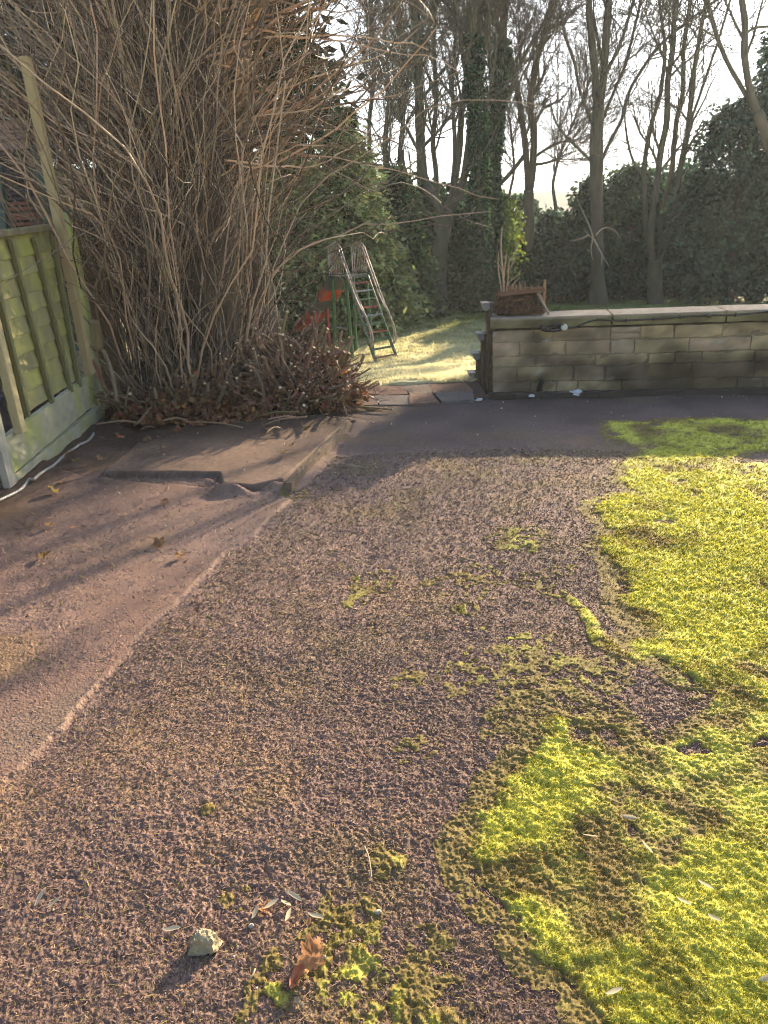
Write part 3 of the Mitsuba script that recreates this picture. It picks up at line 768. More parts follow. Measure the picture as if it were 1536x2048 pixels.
# ---------------------------------------------------------------- planter with its pruned shrub, on the wall
def build_planter():
    g = np.random.default_rng(31)
    zt = 0.705
    c0 = wall_pt(np.array(0.235), np.array(0.16), np.array(zt))
    x = np.array([WU[0], WU[1], 0])
    y = np.array([WN[0], WN[1], 0])
    zz = np.array([0, 0, 1.0])

    def L(a, b, c): return c0 + a * x + b * y + c * zz
    ms = trimesh.creation.icosphere(4)
    v = ms.vertices.copy()
    w = np.sign(v) * np.abs(v) ** 0.45
    w *= 0.5 / np.abs(w).max()
    taper = 1.0 - 0.34 * (w[:, 2] + 0.5)
    q = np.stack([w[:, 0] * 0.50 * taper, w[:, 1] * 0.27 * taper, (w[:, 2] + 0.5) * 0.20], 1)
    q += v * ((meshkit.fbm(q / 0.035, 3, 8)[:, None] - 0.5) * 0.07)
    q[:, 2] = np.maximum(q[:, 2], 0)
    V = np.array([L(*t) for t in q])
    MB().add(V, ms.faces, np.array([0.045, 0.028, 0.02]) * (0.5 + meshkit.fbm(q / 0.02, 2, 9))[:, None]).build('planter__root_ball', 'm_vc')
    tag('planter', 'broken wooden planter with exposed matted roots on the left end of the wall', 'planter')
    n = 170
    t0 = g.uniform(-0.2, 0.2, n)
    hz = g.uniform(0.02, 0.17, n)
    P = np.zeros((n, 7, 3))
    for i in range(n):
        a = np.array([t0[i], -0.125 * (1 - 0.34 * hz[i] / 0.2) - 0.005, hz[i]])
        pts = [a]
        dd = g.normal(0, 1, 3) * [1, 0.15, 1]
        for k in range(6):
            dd = dd * 0.6 + g.normal(0, 0.6, 3) * [1, 0.2, 1]
            a = a + dd * 0.013
            lim = 0.125 * (1 - 0.34 * np.clip(a[2], 0, .2) / 0.2)
            a = np.array([np.clip(a[0], -0.23, 0.23), -lim - 0.006 - 0.012 * g.random(), np.clip(a[2], 0.004, 0.19)])
            pts.append(a)
        P[i] = [L(*q) for q in pts]
    v, f = batch_tubes(P, np.full((n, 7), 0.0025) * np.linspace(1.2, 0.6, 7), 3)
    MB().add(v, f, np.repeat(jit((0.17, 0.105, 0.06), n, .3), 21, 0)).build('planter__roots', 'm_vc')
    labels['planter__roots'] = {'label': 'matted brown roots', 'kind': 'stuff'}
    wood = (0.16, 0.085, 0.055)
    MB().bar(L(-0.20, -0.115, 0.185), L(0.215, -0.115, 0.215), 0.016, 0.036, wood).build('planter__rim_board', 'm_post')
    MB().bar(L(-0.19, 0.115, 0.185), L(0.20, 0.115, 0.205), 0.016, 0.036, wood).build('planter__rim_board_001', 'm_post')
    MB().bar(L(0.150, -0.13, 0.185), L(0.255, -0.14, 0.004), 0.035, 0.018, (0.17, 0.155, 0.14)).build('planter__slanted_board', 'm_post')
    MB().bar(L(-0.175, -0.12, 0.185), L(-0.255, -0.13, 0.004), 0.035, 0.018, (0.07, 0.05, 0.04)).build('planter__slanted_board_001', 'm_post')
    MB().bar(L(0.212, -0.03, 0.004), L(0.218, -0.03, 0.29), 0.022, 0.018, (0.30, 0.21, 0.12), up=(0, 1, 0)).build('planter__stake', 'm_post')
    # pruned shrub
    S = 'bare_shrub'
    tag(S, 'bare pruned shrub with a few pale stems growing from the planter', 'shrub')
    st = [([(1.167,6.980,0.866),(1.156,6.980,1.067),(1.138,6.980,1.255),(1.145,6.980,1.439)], .011), ([(1.144,6.950,0.870),(1.125,6.950,1.007),(1.107,6.950,1.134),(1.115,6.950,1.258)], .007), ([(1.183,6.970,0.875),(1.199,6.970,1.023),(1.207,6.970,1.149),(1.258,6.970,1.229),(1.275,6.970,1.298)], .007),
          ([(1.181,6.960,0.927),(1.215,6.960,0.989),(1.277,6.960,1.033),(1.311,6.960,1.081)], .005), ([(1.169,6.940,0.878),(1.230,6.940,0.952),(1.282,6.940,1.008),(1.300,6.940,1.016)], .006), ([(1.161,7.000,0.873),(1.173,7.000,1.086),(1.193,7.000,1.231)], .006), ([(1.148,6.980,1.067),(1.125,6.980,1.123),(1.099,6.980,1.158)], .004), ([(1.205,6.980,1.085),(1.235,6.980,1.126),(1.247,6.980,1.188)], .004)]
    for i, (pts, r) in enumerate(st):
        MB().tube(pts, [r, r * 0.8, r * 0.5], (0.42, 0.32, 0.22), 6).build(key('stem', S), 'm_vc', smooth=True)
    for i in range(26):
        a = L(g.uniform(-0.19, 0.19), g.uniform(-0.09, 0.09), 0.16)
        h = g.uniform(0.05, 0.12)
        MB().tube([a, a + [g.normal(0, .012), g.normal(0, .012), h]], g.uniform(0.004, 0.010) * np.array([1, .9]), (0.22, 0.14, 0.09) if g.random() < .6 else (0.36, .27, .17), 6, n=4).build(key('stub', S), 'm_vc')


build_planter()


# ---------------------------------------------------------------- fence, its posts and gravel boards
FX = -2.46


def board_box(x0, x1, y0, y1, z0, z1, res=0.06, amp=0.002, seed=0, bev=0.005):
    v, f = bevel_box(y1 - y0, x1 - x0, z1 - z0, bev)
    m = trimesh.Trimesh(v, f, process=False).subdivide_to_size(res)
    v = m.vertices[:, [1, 0, 2]] + np.array([(x0 + x1) / 2, (y0 + y1) / 2, (z0 + z1) / 2])
    f = m.faces[:, ::-1]
    return v + (meshkit.fbm(v / 0.09, 2, seed)[:, None] - 0.5) * amp * 2 * np.array([1, 0.3, 1]), f


def algae(v, col, seed, green=(0.33, 0.36, 0.10), k=0.6, up=0.5):
    n = meshkit.fbm(v / np.array([0.2, 0.10, 0.35]), 3, seed)
    a = np.clip((n - up) * 4 + 0.3, 0, 1)[:, None] * k
    c = np.asarray(col) * (0.7 + 0.6 * meshkit.fbm(v / np.array([.02, .02, .06]), 2, seed + 1))[:, None]
    return c * (1 - a) + a * np.array(green) * (0.7 + 0.6 * n)[:, None]


def build_fence():
    g = np.random.default_rng(41)

    def panel(P, y0, y1, zb, zt, bats, rise):
        nsl = 9
        h = (zt - zb) / nsl
        for i in range(nsl):
            z0 = zb + i * h - 0.012
            ys = np.linspace(y0, y1, 28)
            wav = 0.010 * (n2(np.stack([ys * 1.0, np.full(28, i * 3.1)], 1), 3.0, 3, 7) - 0.5)
            bul = 0.006 * np.abs(np.sin((ys - y0) / 0.39 * np.pi)) * g.uniform(0.2, 1)
            rows = []
            for t, dx in ((0, 0.013), (0.06, 0.015), (0.5, 0.008), (1.0, 0.0)):
                rows.append(np.stack([FX + dx + bul * (1 - t * .7), ys, z0 + rise * (ys - y0) + t * (h + 0.024) + (wav if t < 0.5 else 0)], 1))
            back = [r - np.array([0.008, 0, 0]) for r in rows[::-1]]
            ring = np.array(rows + back)          # (8,28,3)
            K, N = ring.shape[:2]
            V = ring.reshape(-1, 3)
            ii = np.arange(K)[:, None] * N + np.arange(N - 1)[None]
            jj = (np.arange(K)[:, None] + 1) % K * N + np.arange(N - 1)[None]
            F = np.vstack([np.stack([ii, ii + 1, jj + 1], -1).reshape(-1, 3), np.stack([ii, jj + 1, jj], -1).reshape(-1, 3)])[:, ::-1]
            c = algae(V, np.array([0.25, 0.235, 0.12]) * g.uniform(0.8, 1.2), 400 + i, green=(0.36, 0.37, 0.09), k=0.7)
            MB().add(V, F, c).build(key('slat', P), 'm_slat')
        for j, (ya, yb) in enumerate(bats):
            MB().bar((FX + 0.036, yb, zb - 0.02), (FX + 0.036, ya, zt + 0.01), 0.036, 0.034, (0.17, 0.165, 0.08), up=(1, 0, 0)).build(key('batten', P), 'm_post')
        v, f = board_box(FX - 0.02, FX + 0.045, y0, y1, zt + 0.005, zt + 0.05, seed=5)
        v[:, 2] += rise * (v[:, 1] - y0)
        MB().add(v, f, algae(v, (0.17, 0.15, 0.10), 60, k=0.3)).build(P + '__top_rail', 'm_slat')

    tag('timber_fence', 'timber overlap fence panel green with algae beside the tree', 'fence')
    panel('timber_fence', 4.99, 6.30, 0.42, 1.545, ((5.15, 5.19), (5.50, 5.62), (5.89, 6.01), (6.24, 6.20)), 0.04)
    # two concrete gravel boards under it
    for i, (za, zb, ra, lab) in enumerate(((-0.16, 0.10, 0.035, 'lower concrete gravel board half sunk in the soil under the fence panel'), (0.11, 0.355, 0.055, 'upper concrete gravel board under the fence panel, stained green'))):
        v, f = board_box(FX - 0.015, FX + 0.038, 4.81, 6.575, za, zb, res=0.10, amp=0.0015, seed=7 + i)
        v[:, 2] += (v[:, 1] - 4.85) * ra
        c = algae(v, (0.37, 0.35, 0.25), 90 + i, green=(0.33, 0.35, 0.09), k=0.75 if i else 0.45, up=0.52)
        k = key('gravel_board')
        MB().add(v, f, c).build(k, 'm_grit')
        tag(k, lab, 'gravel board')
    v, f = board_box(FX - 0.03, FX + 0.03, 3.0, 4.60, -0.1, 0.35, res=0.08, seed=17)
    k = key('gravel_board')
    MB().add(v, f, algae(v, (0.42, 0.41, 0.33), 97, k=0.5)).build(k, 'm_grit')
    tag(k, 'pale concrete gravel board cut off by the left edge of the picture', 'gravel board')
    # slotted concrete posts
    for i, (y0, h, lab, k_) in enumerate(((4.69, 1.75, 'grey concrete fence post with a dark slot at the near end of the fence', .15), (6.60, 1.735, 'yellow green slotted concrete fence post between the panel and the tree', .85))):
        k = key('fence_post')
        b = MB()
        for (xa, xb, ya, yb) in ((FX + 0.01, FX + 0.055, y0 - 0.005, y0 + 0.10), (FX - 0.06, FX - 0.012, y0 - 0.005, y0 + 0.10), (FX - 0.012, FX + 0.01, y0 + 0.03, y0 + 0.066)):
            v, f = board_box(xa, xb, ya, yb, -0.2, h, res=0.16, amp=0.001, seed=31 + i)
            b.add(v, f, algae(v, (0.36, 0.34, 0.30) if i == 0 else (0.36, 0.36, 0.22), 120 + i, green=(0.40, 0.42, 0.13), k=k_, up=0.4))
        b.build(k, 'm_grit')
        tag(k, lab, 'fence post')
    # second half post that leans against the far post
    k = key('timber_post')
    MB().bar((FX + 0.075, 6.36, 0.47), (FX + 0.075, 6.27, 2.76), 0.085, 0.06, (0.40, 0.32, 0.18), up=(1, 0, 0)).build(k, 'm_post')
    tag(k, 'tall pale timber post rising high above the far end of the fence panel', 'post')
    k = key('timber_post')
    MB().bar((FX + 0.07, 4.965, 0.35), (FX + 0.07, 4.90, 2.6), 0.075, 0.055, (0.42, 0.36, 0.20), up=(1, 0, 0)).build(k, 'm_post')
    tag(k, 'foot of a pale timber post at the left edge of the picture', 'post')
    # neighbour's rough render wall beyond the fence line
    v, f = board_box(-2.95, -2.75, 7.6, 12.0, -0.2, 2.15, res=0.30, amp=0.012, seed=71)
    MB().add(v, f, np.array([0.50, 0.44, 0.30]) * (0.6 + 0.7 * meshkit.fbm(v / 0.25, 3, 72))[:, None]).build('boundary_wall', 'm_stone')
    tag('boundary_wall', 'cream rendered boundary wall glimpsed through the shoots beyond the fence', 'wall')
    # shaggy stump of the old hedge behind the post
    b = MB()
    base = np.array([-2.42, 7.02, -0.1])
    v, f = batch_tubes(spline([base, base + [-.02, .0, .7], base + [-.05, .03, 1.35], base + [-.10, .05, 1.78]], 26)[None], np.interp(np.linspace(0, 1, 26), [0, .5, 1], [0.19, .15, .11])[None], 14, True)
    v = v + (meshkit.fbm(v / np.array([.05, .05, .3]), 3, 81)[:, None] - 0.5) * 0.09
    b.add(v, f, np.array([0.16, 0.105, 0.055]) * (0.5 + meshkit.fbm(v / np.array([.03, .03, .2]), 2, 82))[:, None])
    n = 900
    z = g.uniform(0.1, 1.7, n)
    a = g.uniform(math.pi, 2 * math.pi, n)
    r = np.interp(z, [0, 1.7], [0.18, 0.10])
    p0 = base + np.stack([np.cos(a) * r - 0.05 * z, np.sin(a) * r, z + .05], 1)
    p1 = p0 + np.stack([np.cos(a) * .035, np.sin(a) * .035, 0 * a], 1) + g.normal(0, .03, (n, 3)) - [0, 0, .02]
    v, f = batch_tubes(np.stack([p0, (p0 + p1) / 2 + [0, 0, .008], p1], 1), np.full((n, 3), 0.002), 3)
    b.add(v, f, np.repeat(jit((0.24, 0.17, 0.085), n, .3), 9, 0))
    b.build('tree_stump', 'm_vc')
    tag('tree_stump', 'tall shaggy brown stump standing right behind the far fence post', 'stump')
    # sticks leaning there
    k = key('cut_branch')
    MB().tube([(-2.265,6.420,0.656), (-2.210,6.380,0.495), (-2.195,6.350,0.289), (-2.203,6.340,0.249)], 0.017, (0.25, 0.20, 0.14), 8).build(k, 'm_bark', smooth=40)
    tag(k, 'thick cut branch standing between the far fence post and the tree', 'branch')
    k = key('cut_branch')
    MB().tube([(-2.310,6.500,0.893), (-2.338,6.520,0.644)], [0.035, 0.05], (0.24, 0.185, 0.10), 9).build(k, 'm_bark', smooth=40)
    tag(k, 'broken mossy piece of wood wedged beside the far fence post', 'branch')
    # white cable along the foot
    P = np.array([(-2.471,4.266,0.000), (-2.348,4.390,0.000), (-2.328,4.667,0.000), (-2.358,4.870,0.000), (-2.295,4.799,0.000), (-2.320,5.012,-0.000), (-2.320,5.192,0.000), (-2.306,5.392,0.000), (-2.300,5.636,0.000), (-2.298,5.829,0.000), (-2.310,6.007,0.000)])
    P[:, 2] = 0.055 + 0.012 * np.sin(np.arange(11) * 1.9)
    MB().tube(P, 0.010, (0.30, 0.29, 0.28), 8, n=60).build('white_cable', 'm_paint', smooth=True)
    tag('white_cable', 'dirty white cable lying on the soil along the foot of the fence', 'cable')


build_fence()


def build_shed():
    g = np.random.default_rng(47)
    S = 'shed'
    tag(S, 'mauve boarded shed with a dark slatted front behind the fence', 'shed')
    y = 7.9
    x0, x1 = -6.2, ((-3.069,7.900,2.189))[0]
    zt = ((-3.207,7.900,2.583))[2]
    zm = ((-3.264,7.900,2.327))[2]
    zb = ((-3.246,7.900,1.760))[2]
    h = (zt - zm) / 3
    for i in range(3):
        MB().bar((x0, y, zm + (i + .5) * h), (x1 - 0.02, y - 0.003 * i, zm + (i + .5) * h), 0.03, h - 0.008, np.array([0.44, 0.30, 0.37]) * g.uniform(.9, 1.1), bev=.008).build(key('mauve_board', S), 'm_slat')
    n = 30
    zz = np.linspace(zm - 0.02, -0.1, 55)
    for i, z in enumerate(zz):
        red = z < zb + 0.14 and z > zb - 0.1
        MB().bar((x0, y, z), (x1 - 0.02 - 0.02 * (i % 2), y, z + 0.004 * g.normal()), 0.02, 0.030, np.array((0.30, 0.12, 0.09) if red else (0.11, 0.085, 0.11)) * g.uniform(.8, 1.2), bev=.006).build(key('slat', S), 'm_slat')
    MB().bar((x0, y + 0.10, 1.0), (x1, y + 0.10, 1.0), 0.1, 2 * zt - 2.1, (0.035, 0.03, 0.035)).build(S + '__back_wall', 'm_vc')
    MB().bar((x1 + 0.02, y - 0.02, -0.1), (x1 - 0.0, y - 0.02, zt), 0.05, 0.05, (0.06, 0.035, 0.03), up=(0, 1, 0)).build(S + '__corner_post', 'm_post')
    MB().bar((x0, y - 0.1, zt + 0.05), (x1 + 0.15, y - 0.1, zt + 0.09), 0.5, 0.05, (0.16, 0.07, 0.055)).build(S + '__roof_edge', 'm_post')
    b = MB()
    xs = np.linspace(x0, x1 + 0.1, 40)
    b.tube(np.stack([xs, np.full(40, y - 0.37), zt - 0.03 + 0.05 * np.sin(xs * 9)], 1), 0.008, (0.6, 0.58, 0.52), 6, n=60)
    b.build('rope', 'm_vc')
    tag('rope', 'pale rope drooping along the eave of the mauve shed', 'rope')
    n = 2200
    c = np.stack([g.uniform(x0, x1 + .2, n), y - 0.2 + g.normal(0, .22, n), zt + 0.13 + np.abs(g.normal(0, .09, n))], 1)
    v, f, cc = leaf_quads(c, g, 0.045, 0.8, (0.045, 0.085, 0.03), .3)
    MB().add(v, f, cc).build('roof_creeper', 'm_leaf')
    tag('roof_creeper', 'green creeper growing on the roof edge of the mauve shed', 'creeper', kind='stuff')
    for i, (pa, pb, r, lab) in enumerate((((-3.197,7.300,2.158), (-3.287,7.300,1.378), 0.045, 'teal green post at the left edge in front of the shed'), ((-2.764,7.200,2.286), (-2.766,7.200,1.567), 0.06, 'teal green post right behind the tall timber post'))):
        k = key('green_post')
        pa, pb = np.array(pa), np.array(pb)
        pb = pb + (pb - pa) * 1.4
        MB().bar(pb, pa, 2 * r, 2 * r, (0.03, 0.095, 0.085), up=(0, 1, 0)).build(k, 'm_paint')
        tag(k, lab, 'post')


def leaf_quads(c, g, size, elong, col, amt, out=None, shape=None):
    """kite-shaped leaves at the points c: (V, F, colours)"""
    n = len(c)
    d = g.normal(0, 1, (n, 3))
    if out is not None:
        d = d * 0.7 + out
    d /= np.linalg.norm(d, axis=1, keepdims=True)
    s = np.cross(d, g.normal(0, 1, (n, 3)))
    s /= np.linalg.norm(s, axis=1, keepdims=True) + 1e-9
    L = size * g.uniform(0.6, 1.35, n)[:, None]
    w = L * elong * 0.5
    V = np.stack([c - d * L * 0.5, c + s * w - d * L * 0.05, c + d * L * 0.5, c - s * w - d * L * 0.05], 1).reshape(-1, 3)
    i = np.arange(n)[:, None] * 4
    F = np.vstack([i + [[0, 1, 2]], i + [[0, 2, 3]]])
    cc = jit(col, n, amt, int(g.integers(1 << 30)))
    return V, F, np.repeat(np.clip(cc, 0.004, 1), 4, 0)


build_shed()


# ---------------------------------------------------------------- the slide on the lawn
def build_slide():
    g = np.random.default_rng(53)
    S = 'playground_slide'
    tag(S, 'old metal playground slide with worn red and green paint on the lawn', 'slide')
    O = np.array([-0.40, 14.2, -0.76])
    u = np.array([-0.60, 0.80, 0])      # from the ladder towards the end of the chute
    w = np.array([0.80, 0.60, 0])       # across
    Z = np.array([0, 0, 1.0])

    def L(a, b, c): return O + a * u + b * w + c * Z
    green, red, steel, grey = (0.05, 0.13, 0.055), (0.40, 0.05, 0.045), (0.42, 0.41, 0.40), (0.10, 0.105, 0.105)

    def patchy(m, c1, c2, seed):
        v = np.vstack(m.v)
        t = np.clip((meshkit.fbm(v / 0.05, 3, seed) - 0.53) * 7 + 0.4, 0, 1)[:, None]
        m.c = [np.asarray(c1) * (1 - t) + np.asarray(c2) * t]
        m.v, m.f, = [v], [np.vstack(m.f)]
        return m
    PH, hw = 1.40, 0.225
    # platform and its four legs
    MB().bar(L(-0.26, 0, PH), L(0.26, 0, PH), 0.50, 0.05, (0.06, 0.08, 0.06)).build(S + '__platform', 'm_paint')
    for a, b in ((0.20, -hw), (-0.20, -hw), (0.20, hw), (-0.20, hw)):
        MB().tube([L(a * 1.35, b * 1.05, 0), L(a, b, PH - .02)], 0.033, green, 8, n=14).build(key('leg', S), 'm_paint', smooth=40)
    for b in (-hw, hw):
        MB().tube([L(-0.24, b, 0.52), L(0.24, b, 0.52)], 0.018, (0.3, 0.32, 0.33), 8).build(key('brace', S), 'm_paint', smooth=40)
    # ladder
    foot, top = (-0.98, 0.0), (-0.24, PH)
    for b in (-hw, hw):
        m = MB().bar(L(foot[0], b * 1.05, 0), L(top[0], b, top[1]), 0.025, 0.06, green, up=tuple(w))
        m2 = MB()
        P = spline([L(foot[0], b * 1.05, 0), L(top[0], b, top[1])], 30)
        m2.tube(P, 0.028, green, 8, n=30)
        patchy(m2, green, (0.20, 0.17, 0.14), 11).build(key('stringer', S), 'm_paint', smooth=True)
    cols = [(0.22, 0.15, 0.11), (0.05, .12, .08), (0.06, 0.12, 0.07), (0.30, 0.10, 0.06), (0.07, .15, .08), (0.22, 0.27, 0.33), (0.34, 0.09, 0.07), (0.09, 0.18, 0.08), (0.26, 0.28, 0.31), (0.28, 0.08, 0.06)]
    for i in range(10):
        t = (i + 0.55) / 10.3
        a, z = foot[0] + t * (top[0] - foot[0]), t * PH
        MB().bar(L(a, -hw, z), L(a, hw, z), 0.085, 0.022, cols[i]).build(key('tread', S), 'm_paint')
    # hand rails: up from the ladder foot over the guards
    for b in (-hw - 0.03, hw + 0.03):
        for off, r, c1, c2, sd in ((0.0, 0.0145, steel, (0.36, 0.20, 0.16), 21), (0.065, 0.0105, (0.40, 0.30, 0.27), steel, 22)):
            q = [L(foot[0] + 0.10 + .05 * off, b, 0.26), L(foot[0] + 0.03 + off, b, 0.36 + off), L(-0.55 + off, b, 1.13), L(-0.27 + off, b, 1.65), L(-0.12 + off, b, 1.91 - .3 * off), L(-0.04, b, 1.96 - off), L(0.18 - off, b, 1.95 - off), L(0.235 - off, b, 1.90 - off), L(0.245 - off, b, PH + .02)]
            m = MB().tube(q, r, c1, 8, n=90)
            patchy(m, c1, c2, sd).build(key('hand_rail', S), 'm_paint', smooth=True)
        for i in range(8):
            a = -0.19 + 0.052 * i
            ztop = np.interp(a, [-0.27, -0.12, -0.04, 0.2], [1.65, 1.90, 1.95, 1.94])
            m = MB().tube([L(a, b, PH + 0.02), L(a, b, ztop)], 0.006, steel, 6, n=14)
            patchy(m, steel, (0.35, 0.09, 0.07), 33 + i).build(key('guard_bar', S), 'm_paint', smooth=True)
        MB().tube([L(-0.24, b, PH + .05), L(0.245, b, PH + .05)], 0.012, grey, 6).build(key('guard_rail', S), 'm_paint')
    # chute: a trough from the platform down to the lawn, side walls painted in bands
    path = np.array([L(0.25, 0, PH - 0.02), L(0.55, 0, 1.14), L(1.0, 0, 0.80), L(1.55, 0, 0.42), L(1.95, 0, 0.24), L(2.35, 0, 0.20)])
    P = spline(path, 40)
    D = np.gradient(P, axis=0)
    D /= np.linalg.norm(D, axis=1, keepdims=True)
    N = np.cross(np.broadcast_to(w, D.shape), D)
    N = N * np.sign(N[:, 2:3])
    wide = 0.16
    prof = [(-wide - .03, 0.10), (-wide, 0.11), (-wide + .005, 0.0), (wide - .005, 0.0), (wide, 0.11), (wide + .03, 0.10), (wide + .028, -0.05), (wide - .02, -0.03), (-wide + .02, -0.03), (-wide - .028, -0.05)]
    V = np.array([[P[i] + a * w + h * N[i] for a, h in prof] for i in range(40)])
    K = len(prof)
    ii = np.arange(39)[:, None] * K + np.arange(K)[None]
    jj = np.arange(39)[:, None] * K + ((np.arange(K) + 1) % K)[None]
    F = np.vstack([np.stack([ii, jj, jj + K], -1).reshape(-1, 3), np.stack([ii, jj + K, ii + K], -1).reshape(-1, 3)])
    s = np.linspace(0, 1, 40)
    band = np.where(((s > .14) & (s < .27)) | ((s > .46) & (s < .74)), 1, 0)[:, None, None]
    C = np.where(band, np.array([0.52, 0.075, 0.03]), np.array([0.085, 0.09, 0.085]))
    C = np.broadcast_to(C, (40, K, 3)).copy()
    C[:, 2:4] = (0.33, 0.33, 0.33)
    band2 = ((s > .5) & (s < .56))
    C[band2, :2] = (0.50, 0.13, 0.05)
    C[:, 0:2] = C[:, 0:2] * 0.8
    C = C * (0.5 + 1.0 * meshkit.fbm(V.reshape(-1, 3) / 0.10, 3, 5)).reshape(40, K, 1)
    MB().add(V.reshape(-1, 3), F, C.reshape(-1, 3)).build(S + '__chute', 'm_paint')
    labels[S + '__chute'] = {'label': 'chute with bands of orange red and dark grey paint'}
    for b in (-0.14, 0.14):
        MB().tube([L(1.02, b, 0.0), L(1.0, b, 0.77)], 0.03, (0.42, 0.06, 0.07), 8).build(key('chute_leg', S), 'm_paint', smooth=40)
    # worn patch under the ladder
    return O, u, w


build_slide()


# ---------------------------------------------------------------- trees
def spawn(P, R, per, t0, t1, length, ang, rf, K, g, up=0.15, wander=0.25, pick=None):
    """children of the branches P (N,K0,3), R (N,K0): (P', R')"""
    N, K0, _ = P.shape
    par = np.repeat(np.arange(N), per) if pick is None else g.choice(N, per, p=pick)
    n = len(par)
    t = g.uniform(t0, t1, n) * (K0 - 1)
    i = np.minimum(t.astype(int), K0 - 2)
    fr = (t - i)[:, None]
    base = P[par, i] * (1 - fr) + P[par, i + 1] * fr
    rad = R[par, i] * (1 - fr[:, 0]) + R[par, i + 1] * fr[:, 0]
    d = P[par, i + 1] - P[par, i]
    d /= np.linalg.norm(d, axis=1, keepdims=True) + 1e-9
    s = np.cross(d, g.normal(0, 1, (n, 3)))
    s /= np.linalg.norm(s, axis=1, keepdims=True) + 1e-9
    a = np.radians(g.uniform(ang[0], ang[1], n))[:, None]
    d = d * np.cos(a) + s * np.sin(a)
    plen = np.linalg.norm(P[par, -1] - P[par, 0], axis=1)
    L = g.uniform(length[0], length[1], n) * (1 if length[1] > 1.2 or True else plen)
    r0 = np.minimum(rad * rf, rad * 0.9)
    return grow(base, d, L, r0, K, g, up, wander)


def grow(base, d, L, r0, K, g, up=0.15, wander=0.25, tip=0.35):
    n = len(base)
    Q = np.zeros((n, K, 3))
    Q[:, 0] = base
    step = (np.asarray(L) / (K - 1))[:, None]
    for k in range(1, K):
        d = d + g.normal(0, wander, (n, 3)) / math.sqrt(K) + np.array([0, 0, up / K])
        d = d / np.linalg.norm(d, axis=1, keepdims=True)
        Q[:, k] = Q[:, k - 1] + d * step
    return Q, np.asarray(r0)[:, None] * np.linspace(1, tip, K)


def bark_col(v, col, seed, green=0.35):
    n = meshkit.fbm(v / np.array([.1, .1, .5]), 3, seed)
    c = np.asarray(col) * (0.6 + 0.8 * n)[:, None]
    a = np.clip((meshkit.fbm(v / 0.5, 2, seed + 1) - 0.45) * 4, 0, 1)[:, None] * green
    return c * (1 - a) + a * np.array([0.12, 0.13, 0.045])


